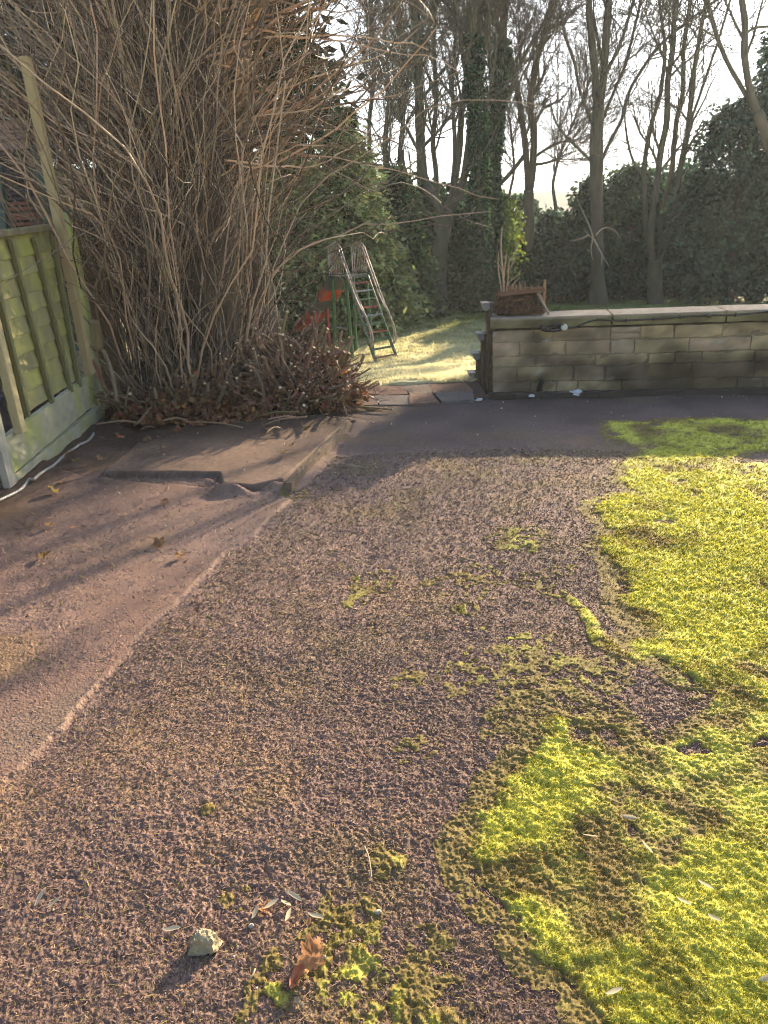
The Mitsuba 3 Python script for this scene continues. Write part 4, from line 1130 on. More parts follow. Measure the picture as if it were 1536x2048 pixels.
def bare_tree(label, trunk, tr, limbs, seed, name='bare_tree', col=(0.13, 0.105, 0.08), nbranch=40, ntwig=420, nfine=900, up=0.5, group=None, ivy=None, length=(1.0, 2.6)):
    g = np.random.default_rng(seed)
    k = key(name)
    tag(k, label, 'tree', group)
    def limb(pts, r, nm, sides=10):
        pts = np.array(pts, float)
        n = 8 * len(pts)
        P = spline(pts, n)
        R = np.interp(np.linspace(0, 1, n), np.linspace(0, 1, len(r)), r)
        if nm == 'trunk':
            R = R * (1 + 0.55 * np.exp(-np.linspace(0, 1, n) * 14))
        v, f = batch_tubes(P[None], R[None], sides, True)
        v = v + (meshkit.fbm(v / np.array([.12, .12, .4]), 2, seed)[:, None] - 0.5) * R.mean() * 0.5
        MB().add(v, f, bark_col(v, col, seed)).build(key(nm, k), 'm_bark', smooth=True)
        return P, R
    tr = [0.9 * q for q in tr]
    limbs = [(p, [0.82 * q for q in r]) for p, r in limbs]
    paths = [limb(trunk, tr, 'trunk', 14)]
    for pts, r in limbs:
        paths.append(limb(pts, r, 'limb'))
    K = 12
    def rs(a, n):
        return np.stack([np.interp(np.linspace(0, 1, n), np.linspace(0, 1, len(a)), a[:, j]) for j in range(a.shape[1])], 1)
    src = paths[1:] if limbs else [(paths[0][0][len(paths[0][0]) // 3:], paths[0][1][len(paths[0][1]) // 3:])]
    P0 = np.array([rs(p, K) for p, _ in src])
    R0 = np.array([rs(r[:, None], K)[:, 0] for _, r in src])
    ln = np.linalg.norm(P0[:, -1] - P0[:, 0], axis=1)
    P1, R1 = spawn(P0, R0, nbranch, 0.15, 1.0, length, (22, 60), 0.5, 8, g, up, 0.35, ln / ln.sum())
    R1 = np.clip(R1, 0.009, 0.040)
    v, f = batch_tubes(P1, R1, 5)
    MB().add(v, f, bark_col(v, col, seed + 1)).build(k + '__branches', 'm_vc', smooth=True)
    labels[k + '__branches'] = {'label': 'bare branches', 'kind': 'stuff'}
    P2, R2 = spawn(P1, R1, ntwig, 0.2, 1.0, (0.4, 1.3), (20, 60), 0.55, 6, g, up * .8, 0.4, np.full(len(P1), 1 / len(P1)))
    R2 = np.clip(R2, 0.008, 0.016)
    P3, R3 = spawn(P2, R2, nfine, 0.2, 1.0, (0.2, 0.65), (20, 60), 0.7, 4, g, up * .6, 0.4, np.full(len(P2), 1 / len(P2)))
    R3 = np.clip(R3, 0.005, 0.0078)
    b = MB()
    for P, R in ((P2, R2), (P3, R3)):
        v, f = batch_tubes(P, R, 3)
        b.add(v, f, np.asarray(col) * 0.95)
    b.build(k + '__twigs', 'm_vc', smooth=True)
    labels[k + '__twigs'] = {'label': 'fine bare twigs', 'kind': 'stuff'}
    if ivy:
        zr, dens, size = ivy
        P, R = paths[0]
        n = dens
        z = g.uniform(0, zr, n)
        i = np.minimum((z * (len(P) - 1)).astype(int), len(P) - 1)
        a = g.uniform(0, 2 * np.pi, n)
        out = np.stack([np.cos(a), np.sin(a), 0 * a], 1)
        cl = meshkit.fbm(np.stack([np.cos(a) * 1.5, np.sin(a) * 1.5, z * 14], 1), 3, seed + 9)
        c = P[i] + out * (R[i] + (0.02 + 0.13 * g.random(n) * np.clip(cl * 1.6 - .3, .1, 1)))[:, None] + g.normal(0, .04, (n, 3))
        v, f, cc = leaf_quads(c, g, size, 0.85, (0.05, 0.105, 0.05), .35, out=out * 0.6 + np.array([0, 0, -.5]))
        MB().add(v, f, cc).build(k + '__ivy', 'm_leaf')
        labels[k + '__ivy'] = {'label': 'dark ivy covering the trunk', 'kind': 'stuff'}
    return k


def extend(p, n=2, step=1.6, g=np.random.default_rng(3)):
    p = [np.array(q, float) for q in p]
    d = p[-1] - p[-2]
    d = d / np.linalg.norm(d)
    for _ in range(n):
        d = d + g.normal(0, .12, 3)
        d /= np.linalg.norm(d)
        p.append(p[-1] + d * step)
    return p


bare_tree('bare forked tree with a grey trunk standing behind the playground slide', [(1.735,20.100,-0.785),(1.741,20.100,0.056),(1.756,20.100,0.718),(1.831,20.100,1.302),(1.887,20.100,1.611)], [0.24, 0.19, 0.18, 0.22, 0.24],
          [(extend([(1.812,20.100,1.592),(1.602,20.100,2.036),(1.395,20.100,2.494),(1.355,20.100,3.176),(1.350,20.100,4.132),(1.337,20.100,5.153),(1.324,20.100,6.133)]), [0.13, 0.11, 0.10, 0.08, 0.05]), (extend([(1.914,20.000,1.586),(2.190,20.000,2.004),(2.379,20.000,2.519),(2.506,20.000,3.328),(2.583,20.000,4.165),(2.647,20.000,5.075),(2.754,20.000,6.046)]), [0.13, 0.11, 0.10, 0.07, 0.04]),
           (extend([(1.906,20.300,1.647),(2.141,20.300,2.265),(2.273,20.300,2.930),(2.331,20.300,3.688),(2.485,20.300,4.730),(2.542,20.300,5.930)]), [0.10, 0.09, 0.07, 0.04]), ([(1.742,20.000,1.039),(1.473,20.000,1.193),(1.233,20.000,1.436),(1.097,20.000,1.763),(0.819,20.000,2.161),(0.568,20.000,2.529),(0.499,20.000,3.100),(0.600,20.000,3.736)], [0.08, 0.07, 0.06, 0.03]), ([(1.738,20.000,1.411),(1.389,20.000,1.726),(1.134,20.000,2.134),(0.954,20.000,2.510),(0.880,20.000,3.082)], [0.06, 0.05, 0.02]),
           (extend([(1.696,20.400,1.890),(1.712,20.400,2.517),(1.655,20.400,3.187),(1.751,20.400,4.153),(1.733,20.400,5.291)]), [0.08, 0.07, 0.05, 0.03])], 101, col=(0.15, 0.14, 0.11), nbranch=70, ntwig=900, nfine=1900)
bare_tree('ivy clad tree, left stem of the pair beside the forked tree', extend([(2.586,19.600,-0.798),(2.617,19.600,0.519),(2.648,19.600,1.883),(2.664,19.600,2.966),(2.588,19.600,4.009),(2.538,19.600,5.007),(2.522,19.600,5.964)]), [0.20, 0.16, 0.15, 0.13, 0.09, 0.05],
          [(extend([(2.653,19.600,3.178),(2.463,19.600,4.116),(2.301,19.600,4.920),(2.200,19.600,5.790)]), [0.07, 0.05, 0.02]), (extend([(2.610,19.600,3.803),(2.717,19.600,4.704),(2.897,19.600,5.474)]), [0.07, 0.05, 0.02])], 102, name='ivy_clad_tree', nbranch=34, ntwig=550, nfine=1200, ivy=(0.62, 9000, 0.085))
bare_tree('ivy clad tree, right stem of the pair beside the forked tree', extend([(3.141,20.600,-0.707),(3.126,20.600,0.447),(3.136,20.600,1.648),(3.146,20.600,2.572),(3.217,20.600,3.570),(3.308,20.600,4.636),(3.373,20.600,5.558),(3.427,20.600,6.155)]), [0.17, 0.14, 0.13, 0.11, 0.08, 0.04],
          [(extend([(3.193,20.600,3.352),(3.551,20.600,4.308),(3.898,20.600,5.025),(4.298,20.600,5.618)]), [0.06, 0.05, 0.02]), (extend([(3.217,20.600,3.679),(3.093,20.600,4.646),(3.010,20.600,5.575)]), [0.06, 0.04, 0.02])], 103, name='ivy_clad_tree', nbranch=34, ntwig=550, nfine=1200, ivy=(0.60, 8000, 0.085))
bare_tree('slender bare tree with a leaning side limb, behind the planter', [(4.269,22.000,-0.743),(4.328,22.000,0.585),(4.338,22.000,1.481),(4.326,22.000,2.106)], [0.21, 0.17, 0.16, 0.16],
          [(extend([(4.301,22.000,2.045),(4.230,22.000,2.961),(4.126,22.000,3.675),(3.999,22.000,4.373),(3.916,22.000,4.828)]), [0.10, 0.09, 0.04]), (extend([(4.354,22.000,2.042),(4.421,22.000,2.712),(4.431,22.000,3.427),(4.313,22.000,4.130),(4.401,22.000,4.806)]), [0.11, 0.10, 0.05]), ([(4.378,22.000,2.834),(4.729,22.000,3.057),(5.119,22.000,3.217),(5.512,22.000,3.258),(5.901,22.000,3.357)], [0.05, 0.04, 0.015]),
           ([(4.394,22.000,2.713),(4.804,22.000,2.754),(5.262,22.000,2.912),(5.653,22.000,3.013)], [0.045, 0.04, 0.015]), ([(4.403,22.000,3.545),(4.702,22.000,4.054),(5.085,22.000,4.208),(5.392,22.000,4.592)], [0.05, 0.04, 0.015]), ([(3.645,22.600,2.311),(4.051,22.600,2.704),(4.345,22.600,3.061)], [0.07, 0.07, 0.06])], 104, col=(0.13, 0.11, 0.085), nbranch=45, ntwig=600, nfine=1300, length=(0.7, 2.0))
bare_tree('tall straight bare tree forking high above the middle of the wall', [(5.767,20.000,-0.880),(5.703,20.000,0.106),(5.623,20.000,1.405),(5.541,20.000,2.533),(5.526,20.000,3.292),(5.523,20.000,3.800)], [0.23, 0.18, 0.16, 0.175, 0.17, 0.16],
          [(extend([(5.502,20.000,3.759),(5.420,20.000,4.444),(5.315,20.000,5.152),(5.209,20.000,5.937)]), [0.105, 0.095, 0.08, 0.05]), (extend([(5.577,20.100,3.768),(5.652,20.100,4.552),(5.659,20.100,5.255),(5.689,20.100,5.938)]), [0.115, 0.10, 0.085, 0.05]),
           (extend([(5.679,20.000,2.658),(5.872,20.000,3.062),(6.106,20.000,3.520),(6.216,20.000,3.997),(6.570,20.000,4.595),(6.886,20.000,4.982),(7.123,20.000,5.169)]), [0.05, 0.045, 0.035, 0.02]), (extend([(5.479,20.000,3.273),(5.268,20.000,3.728),(5.084,20.000,4.152),(4.946,20.000,4.669),(4.692,20.000,5.279),(4.532,20.000,5.967)]), [0.045, 0.04, 0.03, 0.02]),
           (extend([(5.730,20.300,3.529),(5.940,20.300,4.050),(6.197,20.300,4.662),(6.360,20.300,5.363),(6.480,20.300,5.949)]), [0.045, 0.04, 0.03, 0.02]), ([(5.517,20.000,2.534),(5.140,20.000,2.880),(4.767,20.000,3.221),(4.493,20.000,3.606),(4.385,20.000,4.081)], [0.045, 0.04, 0.015]), (extend([(5.508,19.800,3.899),(5.619,19.800,4.404),(5.905,19.800,4.989),(6.109,19.800,5.659)]), [0.05, 0.04, 0.02]),
           ([(5.620,19.600,0.718),(5.466,19.600,0.864),(5.339,19.600,0.962),(5.261,19.600,1.058)], [0.025, 0.018, 0.008]), ([(5.490,19.600,0.863),(5.626,19.600,0.602),(5.869,19.600,0.216)], [0.02, 0.014, 0.006]), ([(5.439,19.600,0.912),(5.249,19.600,1.308),(5.090,19.600,1.630),(4.987,19.600,1.791)], [0.02, 0.014, 0.006]), ([(5.501,19.600,1.126),(5.778,19.600,1.169),(5.999,19.600,0.930)], [0.02, 0.012, 0.006])],
          105, col=(0.125, 0.105, 0.085), nbranch=40, ntwig=650, nfine=1500)
bare_tree('many stemmed bare tree with wavering stems, second from the right over the wall', [(7.189,19.800,-0.869),(7.110,19.800,-0.193),(7.072,19.800,0.288)], [0.22, 0.2, 0.2],
          [(extend([(7.031,19.800,0.171),(6.912,19.800,1.227),(6.969,19.800,1.902),(7.018,19.800,2.775),(7.107,19.800,3.409),(7.057,19.800,4.135),(7.114,19.800,4.934),(7.083,19.800,5.807)]), [0.10, 0.09, 0.075, 0.05, 0.03]), (extend([(7.168,19.900,0.159),(7.360,19.900,0.858),(7.512,19.900,1.654),(7.564,19.900,2.430),(7.661,19.900,3.182),(7.678,19.900,4.223),(7.751,19.900,5.121),(7.818,19.900,5.797)]), [0.10, 0.085, 0.06, 0.045, 0.03]),
           (extend([(7.080,20.000,0.278),(6.803,20.000,1.462),(6.712,20.000,2.367),(6.791,20.000,3.233),(6.984,20.000,4.064),(7.018,20.000,4.776),(6.861,20.000,5.573)]), [0.08, 0.07, 0.05, 0.035, 0.02]), (extend([(7.317,20.200,0.257),(7.321,20.200,1.440),(7.469,20.200,2.454),(7.477,20.200,3.328),(7.577,20.200,4.065),(7.515,20.200,4.991),(7.579,20.200,5.780)]), [0.08, 0.07, 0.05, 0.03]),
           ([(6.826,20.000,2.139),(6.485,20.000,2.488),(6.268,20.000,3.043),(6.173,20.000,3.580),(6.280,20.000,4.097)], [0.04, 0.03, 0.015]), (extend([(7.713,20.000,3.296),(7.912,20.000,3.918),(8.083,20.000,4.526),(8.250,20.000,5.119)]), [0.04, 0.03, 0.015])], 106, col=(0.125, 0.115, 0.085), nbranch=44, ntwig=560, nfine=1200, length=(0.7, 1.8))
bare_tree('bare tree leaning into the picture from the right edge', [(8.459,15.500,-0.732),(8.139,15.500,0.801),(7.683,15.500,2.150),(7.427,15.500,2.669),(7.221,15.500,3.050)], [0.20, 0.16, 0.12, 0.11, 0.10],
          [(extend([(7.243,15.500,3.025),(6.981,15.500,3.586),(6.860,15.500,4.063),(6.822,15.500,4.449),(6.723,15.500,4.830)]), [0.075, 0.065, 0.06, 0.05]), (extend([(7.282,15.600,3.018),(6.889,15.600,3.525),(6.542,15.600,4.018),(6.337,15.600,4.415),(6.146,15.600,4.879)]), [0.05, 0.045, 0.04, 0.03]), ([(6.831,15.500,4.296),(7.006,15.500,4.395),(7.269,15.500,4.414),(7.601,15.500,4.565)], [0.03, 0.025, 0.012])],
          107, col=(0.13, 0.115, 0.095), nbranch=7, ntwig=45, nfine=90, length=(0.8, 1.8))
for q in ([(5.544,19.500,0.702),(5.413,19.500,0.869),(5.311,19.500,0.965),(5.223,19.500,1.049)], [(5.425,19.500,0.880),(5.328,19.500,1.135),(5.142,19.500,1.493),(4.986,19.500,1.789)], [(5.438,19.500,0.868),(5.585,19.500,0.608),(5.733,19.500,0.368),(5.852,19.500,0.210)], [(5.412,19.500,0.892),(5.377,19.500,0.618),(5.438,19.500,0.383)], [(5.482,19.500,0.957),(5.716,19.500,1.116),(5.939,19.500,1.026),(6.072,19.500,0.837)], [(5.311,19.500,0.965),(5.097,19.500,0.885),(4.855,19.500,0.851)], [(5.585,19.500,0.608),(5.656,19.500,0.430),(5.653,19.500,0.255)]):
    MB().tube(q, [0.020, 0.014, 0.007], (0.42, 0.37, 0.29), 5).build(key('dead_twig', 'bare_tree_003'), 'm_vc', smooth=True)
for i, (pts, r, lab) in enumerate(((extend([(1.469,24.000,-0.790),(1.464,24.000,0.940),(1.546,24.000,2.577),(1.539,24.000,4.134),(1.533,24.000,5.615),(1.500,24.000,7.026)]), .15, 'dark slim trunk just left of the forked tree'), (extend([(0.905,25.500,-0.280),(1.074,25.500,1.517),(1.050,25.500,3.230),(1.236,25.500,4.848),(1.210,25.500,6.395)]), .12, 'slim bare tree rising left of the dark slim trunk'),
                                    (extend([(-0.111,27.000,0.314),(0.127,27.000,2.482),(0.160,27.000,4.246),(0.409,27.000,5.912),(0.403,27.000,7.509)]), .12, 'slim bare tree above the pale green conifer behind the slide'), (extend([(2.647,26.000,-0.402),(2.634,26.000,1.739),(2.789,26.000,3.464),(2.738,26.000,5.112),(2.871,26.000,6.925)]), .12, 'slim bare tree seen between the forked tree and the ivy clad pair'),
                                    (extend([(6.891,30.000,-0.172),(6.915,30.000,1.407),(6.773,30.000,2.433),(6.897,30.000,3.092)]), .10, 'small distant bare tree standing against the far hills'), (extend([(0.464,28.000,-0.433),(0.636,28.000,1.701),(0.632,28.000,3.724),(0.881,28.000,5.482),(0.833,28.000,7.168)]), .10, 'slim bare tree second from the left beyond the conifer'),
                                    (extend([(5.064,29.000,-0.734),(5.155,29.000,0.816),(4.999,29.000,1.990),(5.165,29.000,2.953),(5.046,29.000,4.216)]), .08, 'thin bare tree right of the ivy clad pair'))):
    bare_tree(lab, pts, [r * .8, r * .65, r * .5, r * .3], [], 120 + i, col=(0.12, 0.105, 0.085), nbranch=40, ntwig=520, nfine=1100, length=(0.8, 2.2), name='slim_tree')


# ---------------------------------------------------------------- evergreens
def evergreen(label, base, h, rad, seed, name='conifer', shape='cone', nclump=420, per=26, size=0.17, col=(0.07, 0.105, 0.032), spread=0.22, droop=-0.15, cat='tree', elong=0.42, low=0.02, lean=(0, 0), trunk=True):
    g = np.random.default_rng(seed)
    k = key(name)
    tag(k, label, cat)
    base = np.array(base, float)
    t = g.random(nclump) ** 1.25 if shape == 'cone' else g.random(nclump)
    t = low + (1 - low) * t
    a = g.uniform(0, 2 * np.pi, nclump)
    bump = 0.72 + 0.55 * meshkit.fbm(np.stack([np.cos(a) * 1.6, np.sin(a) * 1.6, t * 6], 1) + seed, 2, seed)
    prof = (1 - t) ** 0.75 + 0.03 if shape == 'cone' else np.sqrt(np.clip(1 - (2 * t - 0.85) ** 2 / 1.4, 0.02, 1))
    rr = rad * prof * bump * np.sqrt(g.uniform(0.35, 1, nclump))
    out = np.stack([np.cos(a), np.sin(a), 0 * a], 1)
    cen = base + out * rr[:, None] + np.stack([lean[0] * t, lean[1] * t, t * h], 1)
    n = nclump * per
    ci = np.repeat(np.arange(nclump), per)
    axis = out * 0.9 + np.array([0, 0, droop]) + g.normal(0, .35, (nclump, 3))
    axis /= np.linalg.norm(axis, axis=1, keepdims=True)
    s = g.uniform(-1, 1, n)
    q = cen[ci] + axis[ci] * (s * spread * 1.4)[:, None] + g.normal(0, spread * 0.42, (n, 3))
    tone = (0.40 + 1.15 * g.random(nclump) ** 1.3)[ci][:, None]
    v, f, cc = leaf_quads(q, g, size, elong, col, .22, out=axis[ci] * 1.3)
    cc = cc * np.repeat(tone, 4, 0)
    MB().add(v, f, cc).build(k + '__crown', 'm_leaf')
    labels[k + '__crown'] = {'label': 'dense evergreen crown', 'kind': 'stuff'}
    if trunk:
        MB().tube([base + [0, 0, -.2], base + [lean[0] * .5, lean[1] * .5, h * .5], base + [lean[0] * .95, lean[1] * .95, h * 0.93]], [rad * .09 + .05, rad * .06 + .03, 0.02], (0.10, 0.075, 0.055), 8).build(k + '__trunk', 'm_bark', smooth=True)
    return k


LEY = (0.38, 0.42, 0.20)
evergreen('feathery pale green conifer right behind the slide', (-0.498,17.600,-0.746), 4.3, 1.55, 201, col=LEY, nclump=560, per=30, size=0.16)
evergreen('feathery green conifer between the cut back tree and the slide', (-1.617,16.800,-0.668), 3.9, 1.3, 202, col=(0.34, 0.38, 0.18), nclump=480, per=28, size=0.16)
evergreen('dark conifer right of the pale green conifer', (0.632,19.000,-0.845), 3.4, 1.0, 203, col=(0.11, 0.15, 0.075), nclump=380, per=28)
evergreen('dark conifer hidden behind the trunk of the forked tree', (1.552,21.500,-0.959), 3.2, 1.0, 204, col=(0.09, 0.13, 0.07), nclump=340, per=28)
evergreen('dark bushy evergreen between the forked tree and the ivy clad pair', (2.386,21.800,-1.009), 2.7, 0.75, 205, name='evergreen_shrub', shape='round', col=(0.06, 0.105, 0.06), nclump=260, per=28, size=0.13, elong=.6, cat='shrub')
evergreen('bright yellow green bush between the ivy clad pair and the slender tree', (3.400,21.000,-0.090), 2.0, 0.36, 206, name='evergreen_shrub', shape='round', col=(0.22, 0.30, 0.06), nclump=120, per=30, size=0.12, elong=.7, cat='shrub')
evergreen('dark evergreen shrub low behind the planter', (3.792,22.500,-0.976), 2.0, 1.0, 207, name='evergreen_shrub', shape='round', col=(0.06, 0.10, 0.055), nclump=300, per=28, size=0.13, elong=.6, cat='shrub')
evergreen('dark conifer left of the tall straight tree, above the wall', (5.322,23.500,-1.231), 2.6, 1.35, 208, col=(0.070, 0.125, 0.085), nclump=420, per=28)
evergreen('dark spreading evergreen behind the tall straight tree', (6.078,22.500,-1.092), 3.3, 1.3, 209, col=(0.075, 0.130, 0.09), nclump=480, per=28, lean=(.1, 0))
evergreen('glossy dark holly between the tall straight tree and the many stemmed tree', (7.104,22.000,-1.051), 3.5, 1.25, 210, name='holly_tree', shape='round', col=(0.068, 0.130, 0.075), nclump=520, per=30, size=0.11, elong=.6)
evergreen('dark evergreen thicket behind the many stemmed tree', (8.838,23.000,-1.241), 3.6, 1.5, 211, name='holly_tree', shape='round', col=(0.068, 0.122, 0.082), nclump=520, per=30, size=0.12, elong=.6)
evergreen('large dark evergreen with a ragged top near the right edge', (8.865,19.500,-0.740), 4.3, 1.45, 212, shape='round', col=(0.068, 0.122, 0.088), nclump=620, per=30, size=0.13, elong=.55)
evergreen('tall grey green conifer at the right edge of the picture', (10.248,20.500,-0.399), 6.4, 1.75, 213, col=(0.085, 0.145, 0.105), nclump=640, per=30, size=0.16)
evergreen('dark evergreen beyond the right edge of the wall', (10.556,18.500,-0.275), 4.5, 1.7, 214, shape='round', col=(0.068, 0.122, 0.088), nclump=300, per=26, size=0.16, elong=.55)
evergreen('towering dark conifer with drooping boughs behind the cut back tree', (-3.2, 13.8, -0.75), 11.2, 3.9, 215, col=(0.030, 0.048, 0.024), nclump=1500, per=26, size=0.20, droop=-0.7, spread=0.34, low=0.34)
evergreen('dark conifer behind the mauve shed', (-6.5, 12.0, -0.4), 8.5, 2.6, 216, col=(0.030, 0.046, 0.022), nclump=700, per=26, size=0.22, droop=-0.5, spread=.32)
evergreen('dark evergreen hedge bush low on the far side of the cut back tree', (-3.4, 14.0, -0.75), 4.0, 1.5, 217, name='evergreen_shrub', shape='round', col=(0.045, 0.065, 0.03), nclump=320, per=26, cat='shrub', elong=.6)


def far_wood():
    """the dark wood beyond: read as one mass"""
    g = np.random.default_rng(61)
    vs, fs, cs, n0 = [], [], [], 0
    spots = []
    for i in range(58):
        y = g.uniform(25, 34)
        px = g.uniform(-0.62, 0.72)
        spots.append((px * y, y, g.uniform(1.4, 2.9), g.uniform(1.2, 1.9)))
    m = MB()
    for x, y, h, r in spots:
        az = x / y
        if 0.185 < az < 0.26: h *= 0.55
        n = 1000
        a = g.uniform(0, 2 * np.pi, n)
        t = g.random(n)
        rr = r * np.sqrt(np.clip(1 - (t * 1.05 - .2) ** 2, .03, 1)) * (0.6 + 0.5 * meshkit.fbm(np.stack([np.cos(a) * 2, np.sin(a) * 2, t * 5], 1) + x, 2, 3)) * np.sqrt(g.uniform(.4, 1, n))
        z0 = float(lawn_z(np.array([x]), np.array([y]))[0])
        c = np.stack([x + np.cos(a) * rr, y + np.sin(a) * rr, z0 + t * (h + .6)], 1)
        v, f, cc = leaf_quads(c, g, 0.31, .62, np.array([0.06, 0.105, 0.068]) * g.uniform(.7, 1.3), .3)
        m.add(v, f, cc)
    m.build('wood', 'm_leaf')
    tag('wood', 'dark mass of evergreen undergrowth beyond the first trees', 'wood', kind='stuff')
    # ivy and dead leaves on the bed under the trees
    n = 26000
    x, y = g.uniform(-3.5, 9, n), g.uniform(15.6, 23, n)
    edge = np.interp(x, [-3.5, -1.2, 0.0, 1.2, 3, 9], [15.6, 16.4, 17.2, 19.4, 20.2, 20.5])
    ok = y > edge
    x, y = x[ok], y[ok]
    c = np.stack([x, y, lawn_z(x, y) + 0.03 + np.abs(g.normal(0, .09, len(x)))], 1)
    v, f, cc = leaf_quads(c, g, 0.075, .8, (0.05, 0.07, 0.03), .4)
    br = np.repeat(g.random(len(x)) < 0.35, 4)
    cc[br] = np.array([0.16, 0.115, 0.065]) * (0.6 + 0.8 * g.random((br.sum() // 4, 1)).repeat(4, 0))
    MB().add(v, f, cc).build('ground_cover', 'm_leaf')
    tag('ground_cover', 'ivy and dead leaves on the bed under the trees', 'ground cover', kind='stuff')


far_wood()


# ---------------------------------------------------------------- the cut back lime tree with its thicket of shoots
def build_lime():
    g = np.random.default_rng(71)
    k = 'lime_tree'
    tag(k, 'huge cut back tree with a thicket of bare shoots round its base', 'tree')
    C = np.array([-1.55, 7.25, 0.0])
    bark = (0.105, 0.08, 0.06)
    stems = [([(-2.040,7.900,0.412),(-1.999,7.900,1.098),(-2.004,7.900,1.833),(-2.004,7.900,2.601),(-2.026,7.900,3.237),(-2.033,7.900,3.760),(-2.029,7.900,4.391)], [.30, .25, .23, .22, .2, .18]), ([(-1.608,7.500,0.452),(-1.533,7.500,1.102),(-1.511,7.500,1.715),(-1.465,7.500,2.290),(-1.400,7.500,2.831),(-1.305,7.500,3.340),(-1.198,7.500,3.888),(-1.098,7.500,4.466)], [.34, .28, .24, .22, .2, .17]),
             ([(-1.245,8.000,0.406),(-1.224,8.000,1.052),(-1.268,8.000,1.709),(-1.261,8.000,2.325),(-1.155,8.000,2.901),(-1.019,8.000,3.443),(-0.869,8.000,4.026)], [.27, .22, .17, .15, .13, .12]), ([(-2.434,8.400,0.461),(-2.500,8.400,1.288),(-2.558,8.400,2.058),(-2.529,8.400,2.773),(-2.493,8.400,3.359),(-2.453,8.400,4.066)], [.2, .17, .14, .13, .12, .10])]
    for pts, r in stems:
        P = spline(np.array(pts), 60)
        R = np.interp(np.linspace(0, 1, 60), np.linspace(0, 1, len(r)), r)
        v, f = batch_tubes(P[None], R[None], 22, True)
        v = v + (meshkit.fbm(v / np.array([.11, .11, .30]), 3, 14)[:, None] - 0.5) * 0.16
        MB().add(v, f, bark_col(v, bark, 15, .25)).build(key('trunk', k), 'm_bark', smooth=True)
    # burr and the soil mound under it
    ms = trimesh.creation.icosphere(5)
    v = ms.vertices * np.array([0.92, 0.72, 0.50])
    v = v * (0.72 + 0.56 * meshkit.fbm(ms.vertices * 3.2, 4, 3))[:, None]
    v[:, 2] = np.where(v[:, 2] < 0, v[:, 2] * .3, v[:, 2])
    MB().add(v + C + [0.02, 0.1, 0.05], ms.faces, bark_col(v, (0.06, 0.042, 0.03), 5, .1)).build(k + '__burr', 'm_vc', smooth=True)
    labels[k + '__burr'] = {'label': 'knobbly dark burr at the foot'}
    # shoots
    def add_shoots(P, R, col, nm_parts, sides=5):
        """the largest become parts, the rest one mass"""
        return P, R, col
    def rodc(n):
        u = g.random((n, 1))
        tone = np.where(u < .36, 0.45, np.where(u < .64, 0.95, 2.1)) * (1 + .18 * g.standard_normal((n, 1)))  # dark and pale tones paint in the shaded inside and sunlit rims
        return np.array([0.235, 0.172, 0.122]) * tone * (1 + .04 * g.standard_normal((n, 3)))
    allP, allR, allC = [], [], []
    # (a) long rods rising from the burr in a fan; on the right they have been cut down to stubs
    n = 520
    a = g.uniform(0, 2 * np.pi, n)
    rad = np.sqrt(g.random(n))
    bx, by = -0.22 + np.cos(a) * rad * 0.80, np.sin(a) * rad * 0.60
    ok = (bx < 0.50) & (g.random(n) < np.where(bx > 0.2, .5, .75))
    a, rad, bx, by = a[ok], rad[ok], bx[ok], by[ok]
    n = len(a)
    base = C + np.stack([bx, by, 0.12 + 0.45 * (1 - rad) + 0.12 * g.random(n)], 1)
    side = np.cos(a)
    tilt = np.radians(2 + rad * g.uniform(0.2, 1.5, n) * np.where(side < 0, 17, 11))
    aa = a + g.normal(0, .45, n)
    d = np.stack([np.cos(aa) * np.sin(tilt), np.sin(aa) * np.sin(tilt) * .75, np.cos(tilt)], 1)
    L = g.uniform(1.2, 4.6, n)
    P, R = grow(base, d, L, g.uniform(0.004, 0.0105, n) * np.where(g.random(n) < .10, 1.5, 1) * np.clip(L / 3, .7, 1.2), 14, g, up=-0.02, wander=0.7, tip=0.3)
    allP.append(P), allR.append(R), allC.append(rodc(n))
    # (b) whips that leave the trunks higher up and arch outwards
    n = 430
    a = g.uniform(math.pi * 0.95, 2.1 * math.pi, n)
    zz = g.uniform(0.5, 3.2, n)
    base = C + np.stack([-.2 + np.cos(a) * 0.42, .35 + np.sin(a) * 0.38, zz], 1)
    tilt = np.radians(np.where((np.cos(a) > 0) & (zz < 1.7), g.uniform(4, 24, n), g.uniform(22, 62, n)))
    d = np.stack([np.cos(a) * np.sin(tilt), np.sin(a) * np.sin(tilt) * .55, np.cos(tilt)], 1)
    P, R = grow(base, d, g.uniform(0.9, 2.4, n), g.uniform(0.004, 0.010, n), 12, g, up=0.1, wander=0.55, tip=0.35)
    allP.append(P), allR.append(R), allC.append(rodc(n))
    # (c) long reddish boughs reaching right over the lawn
    n = 85
    zz = g.uniform(1.9, 3.8, n)
    base = C + np.stack([0.25 + 0.2 * g.random(n), 0.3 + g.normal(0, .3, n), zz], 1)
    el = np.radians(g.uniform(-4, 40, n))
    az = g.normal(-0.1, 0.4, n)
    d = np.stack([np.cos(el) * np.cos(az), np.cos(el) * np.sin(az), np.sin(el)], 1)
    P, R = grow(base, d, g.uniform(1.2, 2.5, n), g.uniform(0.006, 0.014, n), 14, g, up=0.25, wander=0.5, tip=0.3)
    allP.append(P), allR.append(R), allC.append(rodc(n) * [1, .93, .88])
    # (d) long rods sweeping up and left over the fence, coloured paler for sunlight
    n = 60
    base = C + np.stack([-0.4 + g.normal(0, .2, n), -.1 + g.normal(0, .25, n), g.uniform(1.3, 2.5, n)], 1)
    el = np.radians(g.uniform(20, 70, n))
    az = math.pi + g.normal(0.15, 0.35, n)
    d = np.stack([np.cos(el) * np.cos(az), np.cos(el) * np.sin(az), np.sin(el)], 1)
